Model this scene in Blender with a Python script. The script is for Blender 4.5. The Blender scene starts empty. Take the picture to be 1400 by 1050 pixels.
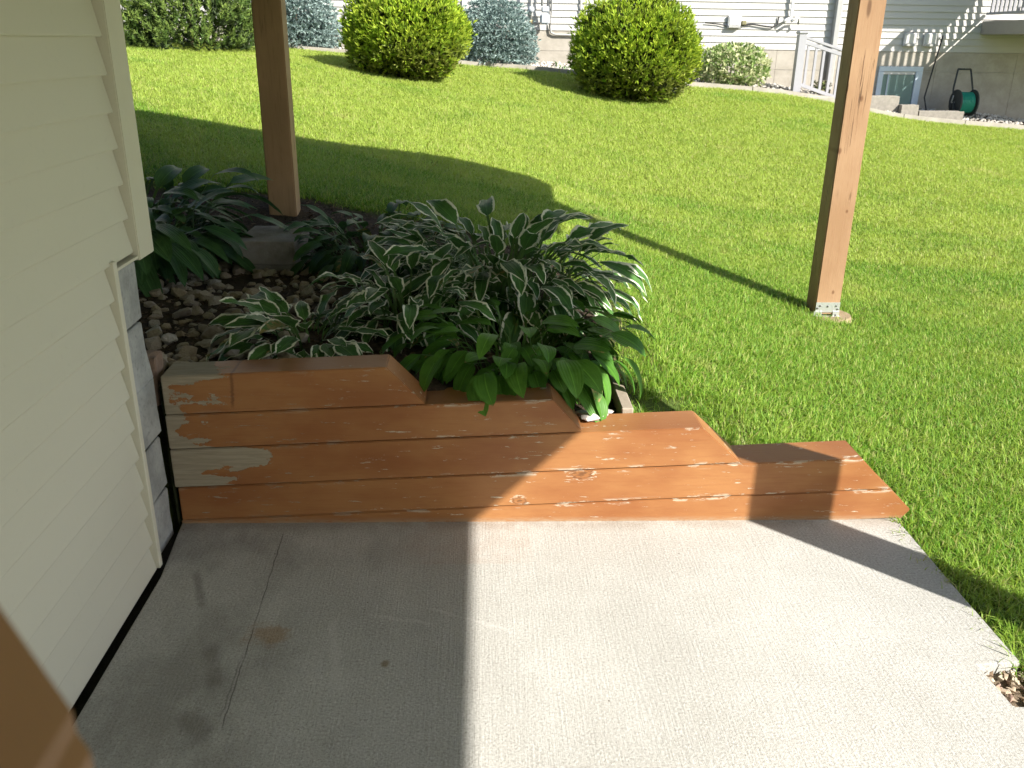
import bpy, bmesh, math, random
import numpy as np
from mathutils import Vector, Matrix

# ------------------------------------------------------------------ camera, sky, sun, exposure
scene = bpy.context.scene
COL = scene.collection
random.seed(7)
RNG = np.random.default_rng(11)

F_PX, PITCH, ROLL, YAW, CAM_H = 1199.6, 21.316, -0.834, 2.273, 1.47
p, r, y = math.radians(PITCH), math.radians(ROLL), math.radians(YAW)
fwd = Vector((math.sin(y) * math.cos(p), math.cos(y) * math.cos(p), -math.sin(p)))
right0 = Vector((math.cos(y), -math.sin(y), 0))
down0 = fwd.cross(right0)
right = math.cos(r) * right0 + math.sin(r) * down0
down = -math.sin(r) * right0 + math.cos(r) * down0
cam_data = bpy.data.cameras.new('camera')
cam_data.sensor_width = 36.0
cam_data.lens = 36.0 * F_PX / 1400.0
cam_data.clip_start = 0.01
cam_data.clip_end = 300.0
cam_data.dof.use_dof = True
cam_data.dof.focus_distance = 3.2
cam_data.dof.aperture_fstop = 11.0
cam = bpy.data.objects.new('camera', cam_data)
COL.objects.link(cam)
M3 = Matrix((right, -down, -fwd)).transposed()
cam.matrix_world = Matrix.Translation((0, 0, CAM_H)) @ M3.to_4x4()
scene.camera = cam

SUN = Vector((1.04, -1.03, 1.0)).normalized()          # direction towards the sun
SUN_EL = math.asin(SUN.z)
SUN_AZ = math.atan2(SUN.x, SUN.y)                      # clockwise from +Y
world = bpy.data.worlds.new('World')
scene.world = world
world.use_nodes = True
wn = world.node_tree
bg = wn.nodes['Background']
sky = wn.nodes.new('ShaderNodeTexSky')
sky.sky_type = 'NISHITA'
sky.sun_disc = False
sky.sun_elevation = SUN_EL
sky.sun_rotation = SUN_AZ
wn.links.new(sky.outputs[0], bg.inputs[0])
bg.inputs[1].default_value = 0.098
sun_data = bpy.data.lights.new('sun', 'SUN')
sun_data.energy = 5.0
sun_data.angle = math.radians(0.53)
sun_data.color = (1.0, 0.945, 0.86)
sun = bpy.data.objects.new('sun', sun_data)
sun.rotation_euler = SUN.to_track_quat('Z', 'Y').to_euler()
sun.location = (6, -6, 8)
COL.objects.link(sun)
scene.view_settings.view_transform = 'Standard'
scene.view_settings.look = 'None'
scene.view_settings.gamma = 1.0
scene.view_settings.exposure = 1.1
try:
    scene.view_settings.use_curve_mapping = False
except Exception:
    pass
scene.cycles.max_bounces = 6
scene.cycles.diffuse_bounces = 4
scene.cycles.transparent_max_bounces = 8
scene.cycles.adaptive_threshold = 0.02

# ------------------------------------------------------------------ material helpers
class NT:
    def __init__(s, name, rough=0.7, spec=0.3):
        s.m = bpy.data.materials.new(name)
        s.m.use_nodes = True
        s.t = s.m.node_tree
        s.b = s.t.nodes['Principled BSDF']
        s.b.inputs['Roughness'].default_value = rough
        s.b.inputs['Specular IOR Level'].default_value = spec
        s.geo = None
    def n(s, t, **kw):
        nd = s.t.nodes.new(t)
        for k, v in kw.items():
            setattr(nd, k, v)
        return nd
    def l(s, a, b):
        s.t.links.new(a, b)
    def pos(s):
        if s.geo is None:
            s.geo = s.n('ShaderNodeNewGeometry')
        return s.geo.outputs['Position']
    def obj(s):
        return s.n('ShaderNodeTexCoord').outputs['Object']
    def mapped(s, vec, scale=(1, 1, 1), loc=(0, 0, 0), rot=(0, 0, 0)):
        m = s.n('ShaderNodeMapping')
        m.inputs['Scale'].default_value = scale
        m.inputs['Location'].default_value = loc
        m.inputs['Rotation'].default_value = rot
        s.l(vec, m.inputs['Vector'])
        return m.outputs[0]
    def noise(s, vec, scale, detail=3, rough=0.55, dist=0.0):
        nd = s.n('ShaderNodeTexNoise')
        nd.inputs['Scale'].default_value = scale
        nd.inputs['Detail'].default_value = detail
        nd.inputs['Roughness'].default_value = rough
        nd.inputs['Distortion'].default_value = dist
        s.l(vec, nd.inputs['Vector'])
        return nd.outputs['Fac']
    def voro(s, vec, scale, feature='F1'):
        nd = s.n('ShaderNodeTexVoronoi', feature=feature)
        nd.inputs['Scale'].default_value = scale
        s.l(vec, nd.inputs['Vector'])
        return nd
    def math(s, op, a, b=None, c=None, clamp=False):
        nd = s.n('ShaderNodeMath', operation=op, use_clamp=clamp)
        for i, v in enumerate((a, b, c)):
            if v is None:
                continue
            if isinstance(v, (int, float)):
                nd.inputs[i].default_value = v
            else:
                s.l(v, nd.inputs[i])
        return nd.outputs[0]
    def range(s, v, a, b, c=0.0, d=1.0, smooth=True):
        nd = s.n('ShaderNodeMapRange', interpolation_type='SMOOTHSTEP' if smooth else 'LINEAR')
        s.l(v, nd.inputs[0])
        for i, k in enumerate((a, b, c, d)):
            nd.inputs[i + 1].default_value = k
        return nd.outputs[0]
    def mix(s, f, a, b, mode='MIX'):
        nd = s.n('ShaderNodeMix', data_type='RGBA', blend_type=mode)
        for sock, v in ((nd.inputs['Factor'], f), (nd.inputs[6], a), (nd.inputs[7], b)):
            if isinstance(v, (int, float)):
                sock.default_value = v
            elif isinstance(v, tuple):
                sock.default_value = (*v, 1.0)
            else:
                s.l(v, sock)
        return nd.outputs[2]
    def xyz(s, vec):
        nd = s.n('ShaderNodeSeparateXYZ')
        s.l(vec, nd.inputs[0])
        return nd.outputs
    def color(s, c):
        if isinstance(c, tuple):
            s.b.inputs['Base Color'].default_value = (*c, 1.0)
        else:
            s.l(c, s.b.inputs['Base Color'])
    def rough(s, v):
        s.l(v, s.b.inputs['Roughness'])
    def bump(s, h, strength=0.3, dist=0.01, prev=None):
        nd = s.n('ShaderNodeBump')
        nd.inputs['Strength'].default_value = strength
        nd.inputs['Distance'].default_value = dist
        s.l(h, nd.inputs['Height'])
        if prev is not None:
            s.l(prev, nd.inputs['Normal'])
        s.l(nd.outputs[0], s.b.inputs['Normal'])
        return nd.outputs[0]
    def translucent(s, col, fac):
        out = [x for x in s.t.nodes if x.type == 'OUTPUT_MATERIAL'][0]
        tr = s.n('ShaderNodeBsdfTranslucent')
        if isinstance(col, tuple):
            tr.inputs[0].default_value = (*col, 1)
        else:
            s.l(col, tr.inputs[0])
        mx = s.n('ShaderNodeMixShader')
        mx.inputs[0].default_value = fac
        s.l(s.b.outputs[0], mx.inputs[1])
        s.l(tr.outputs[0], mx.inputs[2])
        s.l(mx.outputs[0], out.inputs[0])

def plain(name, col, rough=0.6, var=0.12, scale=20, bump=0.0, spec=0.3, metal=0.0):
    t = NT(name, rough, spec)
    n = t.noise(t.pos(), scale, 4)
    lo = tuple(c * (1 - var) for c in col)
    hi = tuple(min(1, c * (1 + var)) for c in col)
    t.color(t.mix(n, lo, hi))
    t.b.inputs['Metallic'].default_value = metal
    if bump:
        t.bump(t.noise(t.pos(), scale * 4, 4), bump, 0.004)
    return t.m

MAT = {}

def make_materials():
    # concrete slab ------------------------------------------------------------------
    t = NT('slab_concrete', 0.85, 0.2)
    P = t.pos()
    x, yy, z = t.xyz(P)
    big = t.noise(P, 1.6, 4, 0.6)
    mid = t.noise(P, 9, 4, 0.65)
    grain = t.noise(P, 150, 3, 0.75)
    spk = t.noise(P, 260, 2, 0.6)
    c = t.mix(t.range(big, .3, .7), (.415, .41, .385), (.515, .51, .482))
    c = t.mix(t.range(mid, .35, .7, 0, .4), c, (.405, .395, .365))
    c = t.mix(t.range(grain, .5, .68, 0, .75), c, (.27, .255, .23))
    c = t.mix(t.range(grain, .48, .32, 0, .6), c, (.67, .665, .63))
    c = t.mix(t.range(spk, .60, .70, 0, .7), c, (.17, .16, .14))
    fleck = t.voro(P, 16)
    c = t.mix(t.math('MULTIPLY', t.range(fleck.outputs['Distance'], .06, .03), t.range(t.xyz(fleck.outputs['Color'])[0], .80, .84)), c, (.10, .08, .06))
    # worn grey dirt over the part against the house
    dirt = t.math('MULTIPLY', t.range(x, .3, -.7), t.range(t.noise(t.mapped(P, (1, .6, 1), (3, 1, 0)), 3.2, 6, .65), .42, .66))
    c = t.mix(t.math('MULTIPLY', dirt, .55), c, (.2, .19, .17))
    # long scrape marks
    wobn = t.noise(P, 16, 4, .65)
    def seg(ax, ay, bx, by, w, soft):
        L = math.hypot(bx - ax, by - ay)
        ux, uy = (bx - ax) / L, (by - ay) / L
        nz = t.math('MULTIPLY', t.math('SUBTRACT', wobn, .5), soft)
        dx = t.math('SUBTRACT', x, ax); dy = t.math('SUBTRACT', yy, ay)
        al = t.math('ADD', t.math('MULTIPLY', dx, ux), t.math('MULTIPLY', dy, uy))
        ac = t.math('ADD', t.math('SUBTRACT', t.math('MULTIPLY', dx, uy), t.math('MULTIPLY', dy, ux)), nz)
        across = t.math('MULTIPLY', t.range(t.math('ABSOLUTE', ac), w * 1.2, w * .2), t.range(mid, .30, .52, .25, 1))
        along = t.math('MULTIPLY', t.range(al, -.02, .03), t.range(al, L + .02, L - .03))
        return t.math('MULTIPLY', across, along)
    s1 = seg(-.835, 2.24, -.765, 2.06, .016, .01)
    s2 = seg(-.70, 1.90, -.64, 1.73, .024, .03)
    s3 = seg(-.68, 1.66, -.62, 1.55, .04, .06)
    c = t.mix(t.math('MULTIPLY', t.math('MAXIMUM', t.math('MAXIMUM', s1, s2), s3), .5), c, (.15, .14, .12))
    s4 = seg(-.40, 2.0, -.34, 1.72, .018, .05)
    s5 = seg(-.30, 2.02, -.12, 1.98, .010, .04)
    s6 = seg(-.14, 2.05, .12, 1.93, .008, .03)
    c = t.mix(t.math('MULTIPLY', t.math('MAXIMUM', t.math('MAXIMUM', s4, s5), s6), .30), c, (.62, .61, .58))
    crack = seg(-.625, 2.46, -.588, 1.60, .0022, .012)
    crack2 = seg(-.606, 1.86, -.60, 1.64, .003, .02)
    crk = t.math('MAXIMUM', crack, t.math('MULTIPLY', crack2, .6))
    c = t.mix(t.math('MULTIPLY', crk, .75), c, (.08, .075, .07))
    def blob(cx, cy, rx, ry, wob=.35):
        ex = t.math('DIVIDE', t.math('SUBTRACT', x, cx), rx); ey = t.math('DIVIDE', t.math('SUBTRACT', yy, cy), ry)
        d = t.math('SQRT', t.math('ADD', t.math('MULTIPLY', ex, ex), t.math('MULTIPLY', ey, ey)))
        d = t.math('ADD', d, t.math('MULTIPLY', t.math('SUBTRACT', wobn, .5), wob * 3))
        return t.range(d, 1.0, .25)
    c = t.mix(t.math('MULTIPLY', blob(-.560, 1.945, .080, .06, .7), .45), c, (.30, .165, .04))
    c = t.mix(t.math('MULTIPLY', blob(-.24, 1.82, .014, .016, .6), .6), c, (.16, .10, .02))
    # faint tint of old paint overspray by the timbers
    pk = t.math('MULTIPLY', t.math('MULTIPLY', t.range(x, -.30, -.16), t.range(x, .168, .158)), t.range(yy, 2.268, 2.276))
    c = t.mix(t.math('MULTIPLY', t.math('MULTIPLY', pk, t.range(mid, .35, .6, .3, 1)), .16), c, (.42, .25, .16))
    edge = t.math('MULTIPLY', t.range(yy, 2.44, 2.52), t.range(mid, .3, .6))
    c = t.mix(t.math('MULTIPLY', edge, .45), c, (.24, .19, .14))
    t.color(c)
    broom = t.noise(t.mapped(P, (1, .035, 1)), 150, 2, .6)
    nrm = t.bump(broom, .35, .004)
    nrm = t.bump(grain, .5, .004, nrm)
    MAT['slab'] = t.m

    # painted landscape timber ---------------------------------------------------------
    def timber(name, bare_left=True):
        t = NT(name, 0.5, 0.35)
        P = t.pos()
        x, yy, z = t.xyz(P)
        info = t.n('ShaderNodeObjectInfo')
        rnd = info.outputs['Random']
        big = t.noise(t.mapped(P, (1.2, 1, 3)), 2.5, 4)
        grainv = t.mapped(P, (1, 14, 14))
        g = t.noise(grainv, 9, 5, .65, .6)
        c = t.mix(t.range(big, .3, .7), (.262, .102, .036), (.345, .162, .060))
        c = t.mix(t.range(g, .45, .75, 0, .35), c, (.235, .085, .031))
        fine = t.noise(t.mapped(P, (1, 5, 5)), 30, 5, .7)
        edgechip = t.noise(t.mapped(P, (1, 2, 9), (5, 2, 1)), 11, 5, .7)
        chip = t.math('MULTIPLY', t.range(edgechip, .635, .655), t.range(fine, .4, .5))
        chip2 = t.range(t.noise(t.mapped(P, (1, 3, 5), (1, 8, 4)), 24, 4, .7), .70, .715)
        zrel = t.math('SUBTRACT', z, t.math('MULTIPLY', t.math('ADD', x, .97), .0445))
        dj = None
        for jz in (.0115, .131, .266, .384, .514):
            q = t.math('ABSOLUTE', t.math('SUBTRACT', zrel, jz))
            dj = q if dj is None else t.math('MINIMUM', dj, q)
        ny = t.xyz(t.geo.outputs['Normal'])[1]
        front = t.range(ny, -.4, -.7)
        near = t.math('MULTIPLY', t.range(dj, .016, .002), front)
        rim = t.math('MULTIPLY', near, t.range(t.noise(t.mapped(P, (1, 1, 4), (9, 2, 3)), 8, 6, .72), .54, .575))
        rim = t.math('MULTIPLY', rim, t.range(x, -.75, .1, .35, 1))
        bare = t.math('MAXIMUM', t.math('MAXIMUM', chip, chip2), rim)
        if bare_left:
            jag = t.math('MULTIPLY', t.math('SUBTRACT', t.noise(t.mapped(P, (.7, .7, 1.0), (0, 0, 7)), 13, 9, .70), .5), .34)
            ax = t.n('ShaderNodeAttribute', attribute_type='OBJECT', attribute_name='bare_to').outputs['Fac']
            zc = t.math('MULTIPLY', t.math('SUBTRACT', t.noise(t.mapped(P, (.2, .2, 1), (0, 0, 2)), 13, 2), .38), .55)
            lim = t.math('ADD', t.math('SUBTRACT', ax, zc), jag)
            left = t.range(t.math('SUBTRACT', x, lim), .004, -.004)
            bare = t.math('MAXIMUM', bare, left)
        wood = t.mix(t.range(g, .3, .7), (.27, .23, .165), (.36, .315, .235))
        wood2 = t.mix(t.range(fine, .3, .7), (.42, .36, .27), (.58, .52, .42))
        wood = t.mix(t.range(x, -.6, -.2), wood, wood2)
        c = t.mix(bare, c, wood)
        for kx, kz, kr in ((.33, .178, .032), (.13, .080, .020)):
            ex = t.math('DIVIDE', t.math('SUBTRACT', x, kx), kr * 1.3); ez = t.math('DIVIDE', t.math('SUBTRACT', z, kz), kr * .75)
            kd = t.math('ADD', t.math('SQRT', t.math('ADD', t.math('MULTIPLY', ex, ex), t.math('MULTIPLY', ez, ez))), t.math('MULTIPLY', t.math('SUBTRACT', fine, .5), 2.2))
            ring = t.range(t.math('ABSOLUTE', t.math('SUBTRACT', kd, .75)), .16, .03)
            c = t.mix(t.math('MULTIPLY', t.math('MAXIMUM', ring, t.range(kd, .35, .15)), .65), c, (.085, .04, .022))
            c = t.mix(t.math('MULTIPLY', t.range(t.math('ABSOLUTE', t.math('SUBTRACT', kd, 1.05)), .15, .05), t.range(edgechip, .5, .56)), c, wood2)
        sx_ = t.math('ABSOLUTE', t.math('SUBTRACT', x, t.math('ADD', -.782, t.math('ADD', t.math('MULTIPLY', z, .06), t.math('MULTIPLY', t.math('SUBTRACT', fine, .5), .012)))))
        c = t.mix(t.math('MULTIPLY', t.math('MULTIPLY', t.range(sx_, .008, .001), t.range(z, .40, .43)), .6), c, (.10, .04, .018))
        low = t.range(z, .022, .0)
        c = t.mix(t.math('MULTIPLY', low, t.range(fine, .35, .55, .2, .8)), c, (.33, .235, .15))
        t.color(c)
        t.rough(t.math('ADD', .45, t.math('MULTIPLY', bare, .4)))
        nrm = t.bump(g, .22, .004)
        t.bump(t.math('SUBTRACT', 1.0, bare), .5, .002, nrm)
        return t.m
    MAT['timber'] = timber('painted_timber')

    KNOTS = ((.016, 1.205, .015), (-.062, .93, .017), (.02, .13, .012), (.03, .60, .010))
    SPLIT = (1.235, 1.47)
    # deck posts -------------------------------------------------------------------------
    def post(name, a, b, dark):
        t = NT(name, 0.6, 0.25)
        P = t.obj()
        g = t.noise(t.mapped(P, (16, 16, 1)), 5, 5, .65, 1.2)
        big = t.noise(t.mapped(P, (2, 2, 1)), 2.5, 4)
        c = t.mix(t.range(big, .3, .7), a, b)
        c = t.mix(t.range(g, .5, .78, 0, .5), c, dark)
        v = t.voro(t.mapped(P, (9, 9, 2.2)), 1.0)
        kn = t.range(v.outputs['Distance'], .14, .06)
        c = t.mix(t.math('MULTIPLY', kn, .8), c, tuple(k * .45 for k in dark))
        ck = t.noise(t.mapped(P, (20, 20, .22), (3, 7, 2)), 3, 2, .5, .3)
        crack = t.math('MULTIPLY', t.range(t.math('ABSOLUTE', t.math('SUBTRACT', ck, .5)), .010, .003), t.range(t.noise(t.mapped(P, (4, 4, 1.1), (2, 0, 5)), 1.6, 2), .54, .60))
        c = t.mix(t.math('MULTIPLY', crack, .7), c, (.07, .04, .025))
        if name == 'stained_post':
            ox, oy, oz = t.xyz(P)
            for kx, kz, kr in KNOTS:
                ex = t.math('DIVIDE', t.math('SUBTRACT', ox, kx), kr); ez = t.math('DIVIDE', t.math('SUBTRACT', oz, kz), kr * 1.5)
                kd = t.math('ADD', t.math('SQRT', t.math('ADD', t.math('MULTIPLY', ex, ex), t.math('MULTIPLY', ez, ez))), t.math('MULTIPLY', t.math('SUBTRACT', g, .5), .6))
                c = t.mix(t.math('MULTIPLY', t.range(kd, 1.0, .3), .75), c, (.12, .05, .022))
            sp_ = t.math('ABSOLUTE', t.math('SUBTRACT', ox, t.math('ADD', -.002, t.math('MULTIPLY', t.math('SUBTRACT', t.noise(t.mapped(P, (1, 1, 1)), 14, 3), .5), .02))))
            sp_ = t.math('MULTIPLY', t.range(sp_, .004, .001), t.math('MULTIPLY', t.range(oz, SPLIT[0], SPLIT[0] + .05), t.range(oz, SPLIT[1], SPLIT[1] - .06)))
            c = t.mix(t.math('MULTIPLY', sp_, .85), c, (.08, .035, .016))
        t.color(c)
        n1 = t.bump(g, .25, .004)
        t.bump(t.math('SUBTRACT', 1.0, crack), .8, .008, n1)
        return t.m
    MAT['post_stain'] = post('stained_post', (.29, .172, .093), (.36, .228, .132), (.23, .113, .056))
    MAT['post_old'] = post('weathered_post', (.34, .22, .125), (.44, .29, .17), (.20, .12, .065))

    # vinyl siding -----------------------------------------------------------------------
    def siding(name, col):
        t = NT(name, 0.55, 0.3)
        P = t.pos()
        n = t.noise(P, 1.3, 4)
        emb = t.noise(t.mapped(P, (6, 1.2, 10)), 40, 4, .6, .6)
        c = t.mix(n, tuple(k * .93 for k in col), col)
        c = t.mix(t.range(t.noise(P, 60, 3), .6, .8, 0, .12), c, tuple(k * .6 for k in col))
        t.color(c)
        t.bump(emb, .12, .003)
        return t.m
    MAT['siding'] = siding('beige_siding', (.635, .62, .515))
    MAT['trim'] = siding('beige_trim', (.65, .63, .52))
    MAT['far_siding'] = siding('white_siding', (.49, .48, .455))
    MAT['far_trim'] = siding('white_trim', (.58, .57, .55))

    # split-face foundation block ----------------------------------------------------------
    t = NT('block_concrete', 0.9, 0.15)
    P = t.pos()
    c = t.mix(t.range(t.noise(P, 6, 5, .65), .3, .7), (.27, .28, .275), (.44, .45, .44))
    c = t.mix(t.range(t.noise(P, 60, 4, .7), .5, .75, 0, .6), c, (.2, .2, .195))
    t.color(c)
    nrm = t.bump(t.noise(P, 14, 6, .7), .7, .012)
    t.bump(t.noise(P, 120, 3), .4, .003, nrm)
    MAT['block'] = t.m
    t = NT('landscape_block_concrete', 0.9, 0.15)
    P = t.pos()
    c = t.mix(t.range(t.noise(P, 9, 5, .65), .3, .7), (.22, .20, .18), (.34, .315, .285))
    t.color(c)
    t.bump(t.noise(P, 60, 5, .7), .6, .006)
    MAT['landblock'] = t.m
    MAT['wellblock'] = plain('well_block', (.26, .24, .205), .9, .35, 30, .6)
    t = NT('pale_concrete', 0.85, 0.15)
    P = t.pos()
    c = t.mix(t.range(t.noise(P, 5, 5, .65), .3, .7), (.32, .295, .25), (.41, .38, .33))
    c = t.mix(t.range(t.noise(P, 50, 4, .7), .52, .75, 0, .5), c, (.30, .27, .225))
    t.color(c)
    t.bump(t.noise(P, 40, 4, .7), .3, .004)
    MAT['found'] = t.m

    # ground: soil below, thatch below the lawn ----------------------------------------------
    t = NT('ground_soil', 0.95, 0.1)
    P = t.pos()
    a = t.n('ShaderNodeAttribute', attribute_name='bed').outputs['Fac']
    n = t.noise(P, 30, 5, .7)
    soil = t.mix(n, (.035, .026, .018), (.085, .066, .048))
    chips = t.voro(t.mapped(P, (1, 1, 1)), 75).outputs['Color']
    soil = t.mix(.35, soil, t.mix(t.xyz(chips)[0], (.03, .02, .014), (.12, .088, .06)))
    thatch = t.mix(t.noise(P, 60, 4, .7), (.06, .11, .02), (.13, .17, .045))
    thatch = t.mix(t.range(t.noise(P, 1.3, 4, .6), .5, .75), thatch, (.18, .17, .075))
    t.color(t.mix(a, thatch, soil))
    t.bump(t.noise(P, 55, 5, .7), .9, .02)
    MAT['ground'] = t.m

    # grass blades -----------------------------------------------------------------------------
    def grass(name, a, b, dry, trans):
        t = NT(name, 0.5, 0.3)
        P = t.pos()
        info = t.n('ShaderNodeObjectInfo')
        rnd = info.outputs['Random']
        uv = t.xyz(t.n('ShaderNodeUVMap').outputs[0])
        lp = P
        patch = t.noise(t.mapped(lp, (1, 1.6, 1)), .9, 4, .6)
        patch2 = t.noise(lp, 4.5, 3, .6)
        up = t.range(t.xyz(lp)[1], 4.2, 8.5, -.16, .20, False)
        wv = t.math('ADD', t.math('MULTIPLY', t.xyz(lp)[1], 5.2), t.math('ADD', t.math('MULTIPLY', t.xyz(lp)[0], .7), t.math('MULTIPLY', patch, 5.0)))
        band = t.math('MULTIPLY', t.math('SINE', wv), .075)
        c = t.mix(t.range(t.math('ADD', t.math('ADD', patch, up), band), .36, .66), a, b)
        c = t.mix(t.range(patch2, .45, .75, 0, .5), c, tuple(k * .72 for k in a))
        c = t.mix(t.math('MULTIPLY', t.range(t.math('FRACT', t.math('MULTIPLY', uv[0], 7.31)), 0, 1, 0, 1, False), .7), c, tuple(k * 1.45 for k in b))
        dryf = t.math('MULTIPLY', t.range(uv[0], .86, .9), .8)
        c = t.mix(dryf, c, dry)
        dp = t.range(t.noise(t.mapped(lp, (1.2, 1.0, 1), (8, 3, 0)), 1.7, 4, .65), .60, .74, 0, .5)
        c = t.mix(dp, c, dry)
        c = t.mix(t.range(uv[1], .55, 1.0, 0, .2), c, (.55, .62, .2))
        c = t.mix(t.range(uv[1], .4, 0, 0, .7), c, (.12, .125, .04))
        t.color(c)
        t.translucent(t.mix(1.0, c, (1.0, .92, .6), 'MULTIPLY'), trans)
        return t.m
    MAT['grass'] = grass('grass_blade', (.088, .265, .013), (.32, .43, .068), (.52, .50, .20), .42)

    # hosta leaves -----------------------------------------------------------------------------
    def hosta(name, g1, g2, margin):
        t = NT(name, 0.46, 0.28)
        uv = t.xyz(t.n('ShaderNodeUVMap').outputs[0])
        u, v = uv[0], uv[1]
        info = t.n('ShaderNodeObjectInfo')
        rnd = info.outputs['Random']
        au = t.math('ABSOLUTE', t.math('SUBTRACT', t.math('MULTIPLY', u, 2), 1))
        P = t.obj()
        c = t.mix(rnd, g1, g2)
        c = t.mix(t.range(t.noise(P, 30, 3), .4, .7, 0, .35), c, tuple(k * .65 for k in g1))
        mid = t.range(au, .07, .02)
        c = t.mix(t.math('MULTIPLY', mid, .5), c, tuple(min(1, k * 1.9) for k in g2))
        if margin:
            nz = t.math('MULTIPLY', t.math('SUBTRACT', t.noise(t.mapped(P, (1, 1, 1)), 26, 4, .7), .5), .75)
            m = t.range(t.math('ADD', t.math('ADD', au, nz), t.range(v, .75, 1.0, 0, .25)), .72, .82)
            c = t.mix(m, c, margin)
        sick = t.math('MULTIPLY', t.range(rnd, .955, .965), t.range(t.noise(P, 40, 4, .7), .45, .6))
        c = t.mix(sick, c, (.34, .27, .09))
        tip = t.math('MULTIPLY', t.range(t.math('FRACT', t.math('MULTIPLY', rnd, 17.3)), .78, .82), t.range(v, .90, .97))
        c = t.mix(t.math('MULTIPLY', tip, .8), c, (.24, .15, .06))
        veins = t.math('SINE', t.math('MULTIPLY', au, 24.0))
        c = t.mix(t.range(v, .02, 0, 0, .7), c, (.07, .11, .035))
        t.color(c)
        t.bump(veins, .22, .003)
        t.translucent(c, .24)
        return t.m
    MAT['hosta_green'] = hosta('hosta_green_leaf', (.065, .185, .022), (.115, .275, .036), None)
    MAT['hosta_dark'] = hosta('hosta_dark_leaf', (.045, .115, .036), (.075, .165, .05), None)
    MAT['hosta_vari'] = hosta('hosta_cream_edged_leaf', (.055, .145, .038), (.09, .205, .05), (.86, .87, .70))

    # shrubs: colour per tuft from a vertex attribute ----------------------------------------------
    def foliage(name, trans=.3, rough=.55):
        t = NT(name, rough, 0.3)
        a = t.n('ShaderNodeAttribute', attribute_name='tint').outputs['Color']
        t.color(a)
        t.translucent(a, trans)
        return t.m
    MAT['foliage'] = foliage('shrub_foliage')
    MAT['needle'] = foliage('shrub_needles', .15, .6)
    MAT['bark'] = plain('bark', (.10, .07, .045), .9, .4, 30, .5)

    # stones -------------------------------------------------------------------------------------------
    t = NT('river_stone', 0.8, 0.25)
    info = t.n('ShaderNodeObjectInfo')
    rnd = info.outputs['Random']
    P = t.obj()
    ramp = t.n('ShaderNodeValToRGB')
    ramp.color_ramp.interpolation = 'LINEAR'
    els = ramp.color_ramp.elements
    els[0].position = 0; els[0].color = (.42, .33, .22, 1)
    els[1].position = 1; els[1].color = (.62, .59, .54, 1)
    for ps, cc in ((.2, (.42, .35, .24)), (.4, (.42, .34, .26)), (.6, (.38, .32, .26)), (.78, (.48, .42, .31)), (.92, (.36, .33, .29))):
        e = els.new(ps); e.color = (*cc, 1)
    t.l(rnd, ramp.inputs[0])
    c = t.mix(t.range(t.noise(P, 2.2, 5, .7), .35, .7, 0, .6), ramp.outputs[0], (.27, .215, .155))
    t.color(c)
    t.bump(t.noise(P, 5, 5, .7), .5, .05)
    MAT['stone'] = t.m
    t = NT('gravel_stone', 0.8, 0.25)
    P = t.pos()
    v = t.voro(P, 14)
    t.color(t.mix(t.xyz(v.outputs['Color'])[0], (.36, .33, .28), (.66, .63, .57)))
    MAT['gravel'] = t.m
    MAT['white_stone'] = plain('white_stone', (.52, .47, .45), .7, .2, 40, .4)

    MAT['black'] = plain('black_joint', (.018, .017, .016), .85, .5, 60, .8)
    MAT['moss'] = plain('dark_moss', (.028, .034, .014), .95, .5, 50, .9)
    MAT['galv'] = plain('galvanised_steel', (.62, .64, .66), .38, .12, 40, .1, .5, .75)
    MAT['steel_dark'] = plain('bolt_steel', (.16, .16, .16), .5, .3, 60, 0, .5, .6)
    MAT['grey_metal'] = plain('grey_meter_metal', (.42, .45, .48), .45, .1, 30, 0, .5)
    MAT['grey_pipe'] = plain('grey_pipe', (.36, .36, .35), .5, .1, 30)
    MAT['dark_cable'] = plain('dark_cable', (.03, .03, .03), .6, .2, 30)
    MAT['white_paint'] = plain('white_paint', (.56, .56, .56), .5, .06, 20)
    MAT['rail_paint'] = plain('grey_white_rail', (.33, .33, .355), .5, .08, 20)
    MAT['pale_blue'] = plain('pale_window_frame', (.50, .58, .66), .5, .08, 20)
    MAT['shade_taupe'] = plain('shade_toned_fascia', (.30, .275, .245), .6, .1, 10)  # grey-brown stands in for the balcony front lying in shade
    MAT['greywood'] = plain('weathered_grey_wood', (.33, .28, .22), .85, .25, 25, .4)
    MAT['brown_paint'] = plain('brown_newel_paint', (.26, .125, .055), .5, .25, 9, .1)
    MAT['soffit'] = plain('soffit', (.42, .40, .36), .7, .1, 5)
    MAT['hose'] = plain('green_hose', (.02, .27, .19), .45, .2, 60, 0, .4)
    MAT['reel'] = plain('dark_reel_plastic', (.045, .05, .05), .5, .2, 30)
    MAT['pot'] = plain('olive_pot', (.20, .185, .10), .7, .15, 20)
    MAT['brass'] = plain('brass_fitting', (.45, .33, .12), .4, .1, 20, 0, .5, .7)
    MAT['brick'] = plain('pink_brick', (.24, .165, .125), .9, .25, 50, .5)
    t = NT('window_glass', 0.08, 0.6)
    t.color(t.mix(t.noise(t.pos(), 3, 3), (.10, .17, .17), (.17, .26, .25)))
    MAT['glass'] = t.m
    MAT['curtain'] = plain('window_blind', (.34, .44, .42), .8, .1, 9)

make_materials()

# ------------------------------------------------------------------ object helpers
def link(name, mesh, mat=None, parent=None):
    o = bpy.data.objects.new(name, mesh)
    COL.objects.link(o)
    if mat is not None:
        m = MAT[mat] if isinstance(mat, str) else mat
        if len(mesh.materials) == 0:
            mesh.materials.append(m)
    if parent is not None:
        o.parent = parent
    return o

def thing(name, label, cat, loc=(0, 0, 0), group=None):
    o = bpy.data.objects.new(name, None)
    o.empty_display_size = 0.05
    COL.objects.link(o)
    o.location = loc
    return tag(o, label, cat, group)

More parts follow.
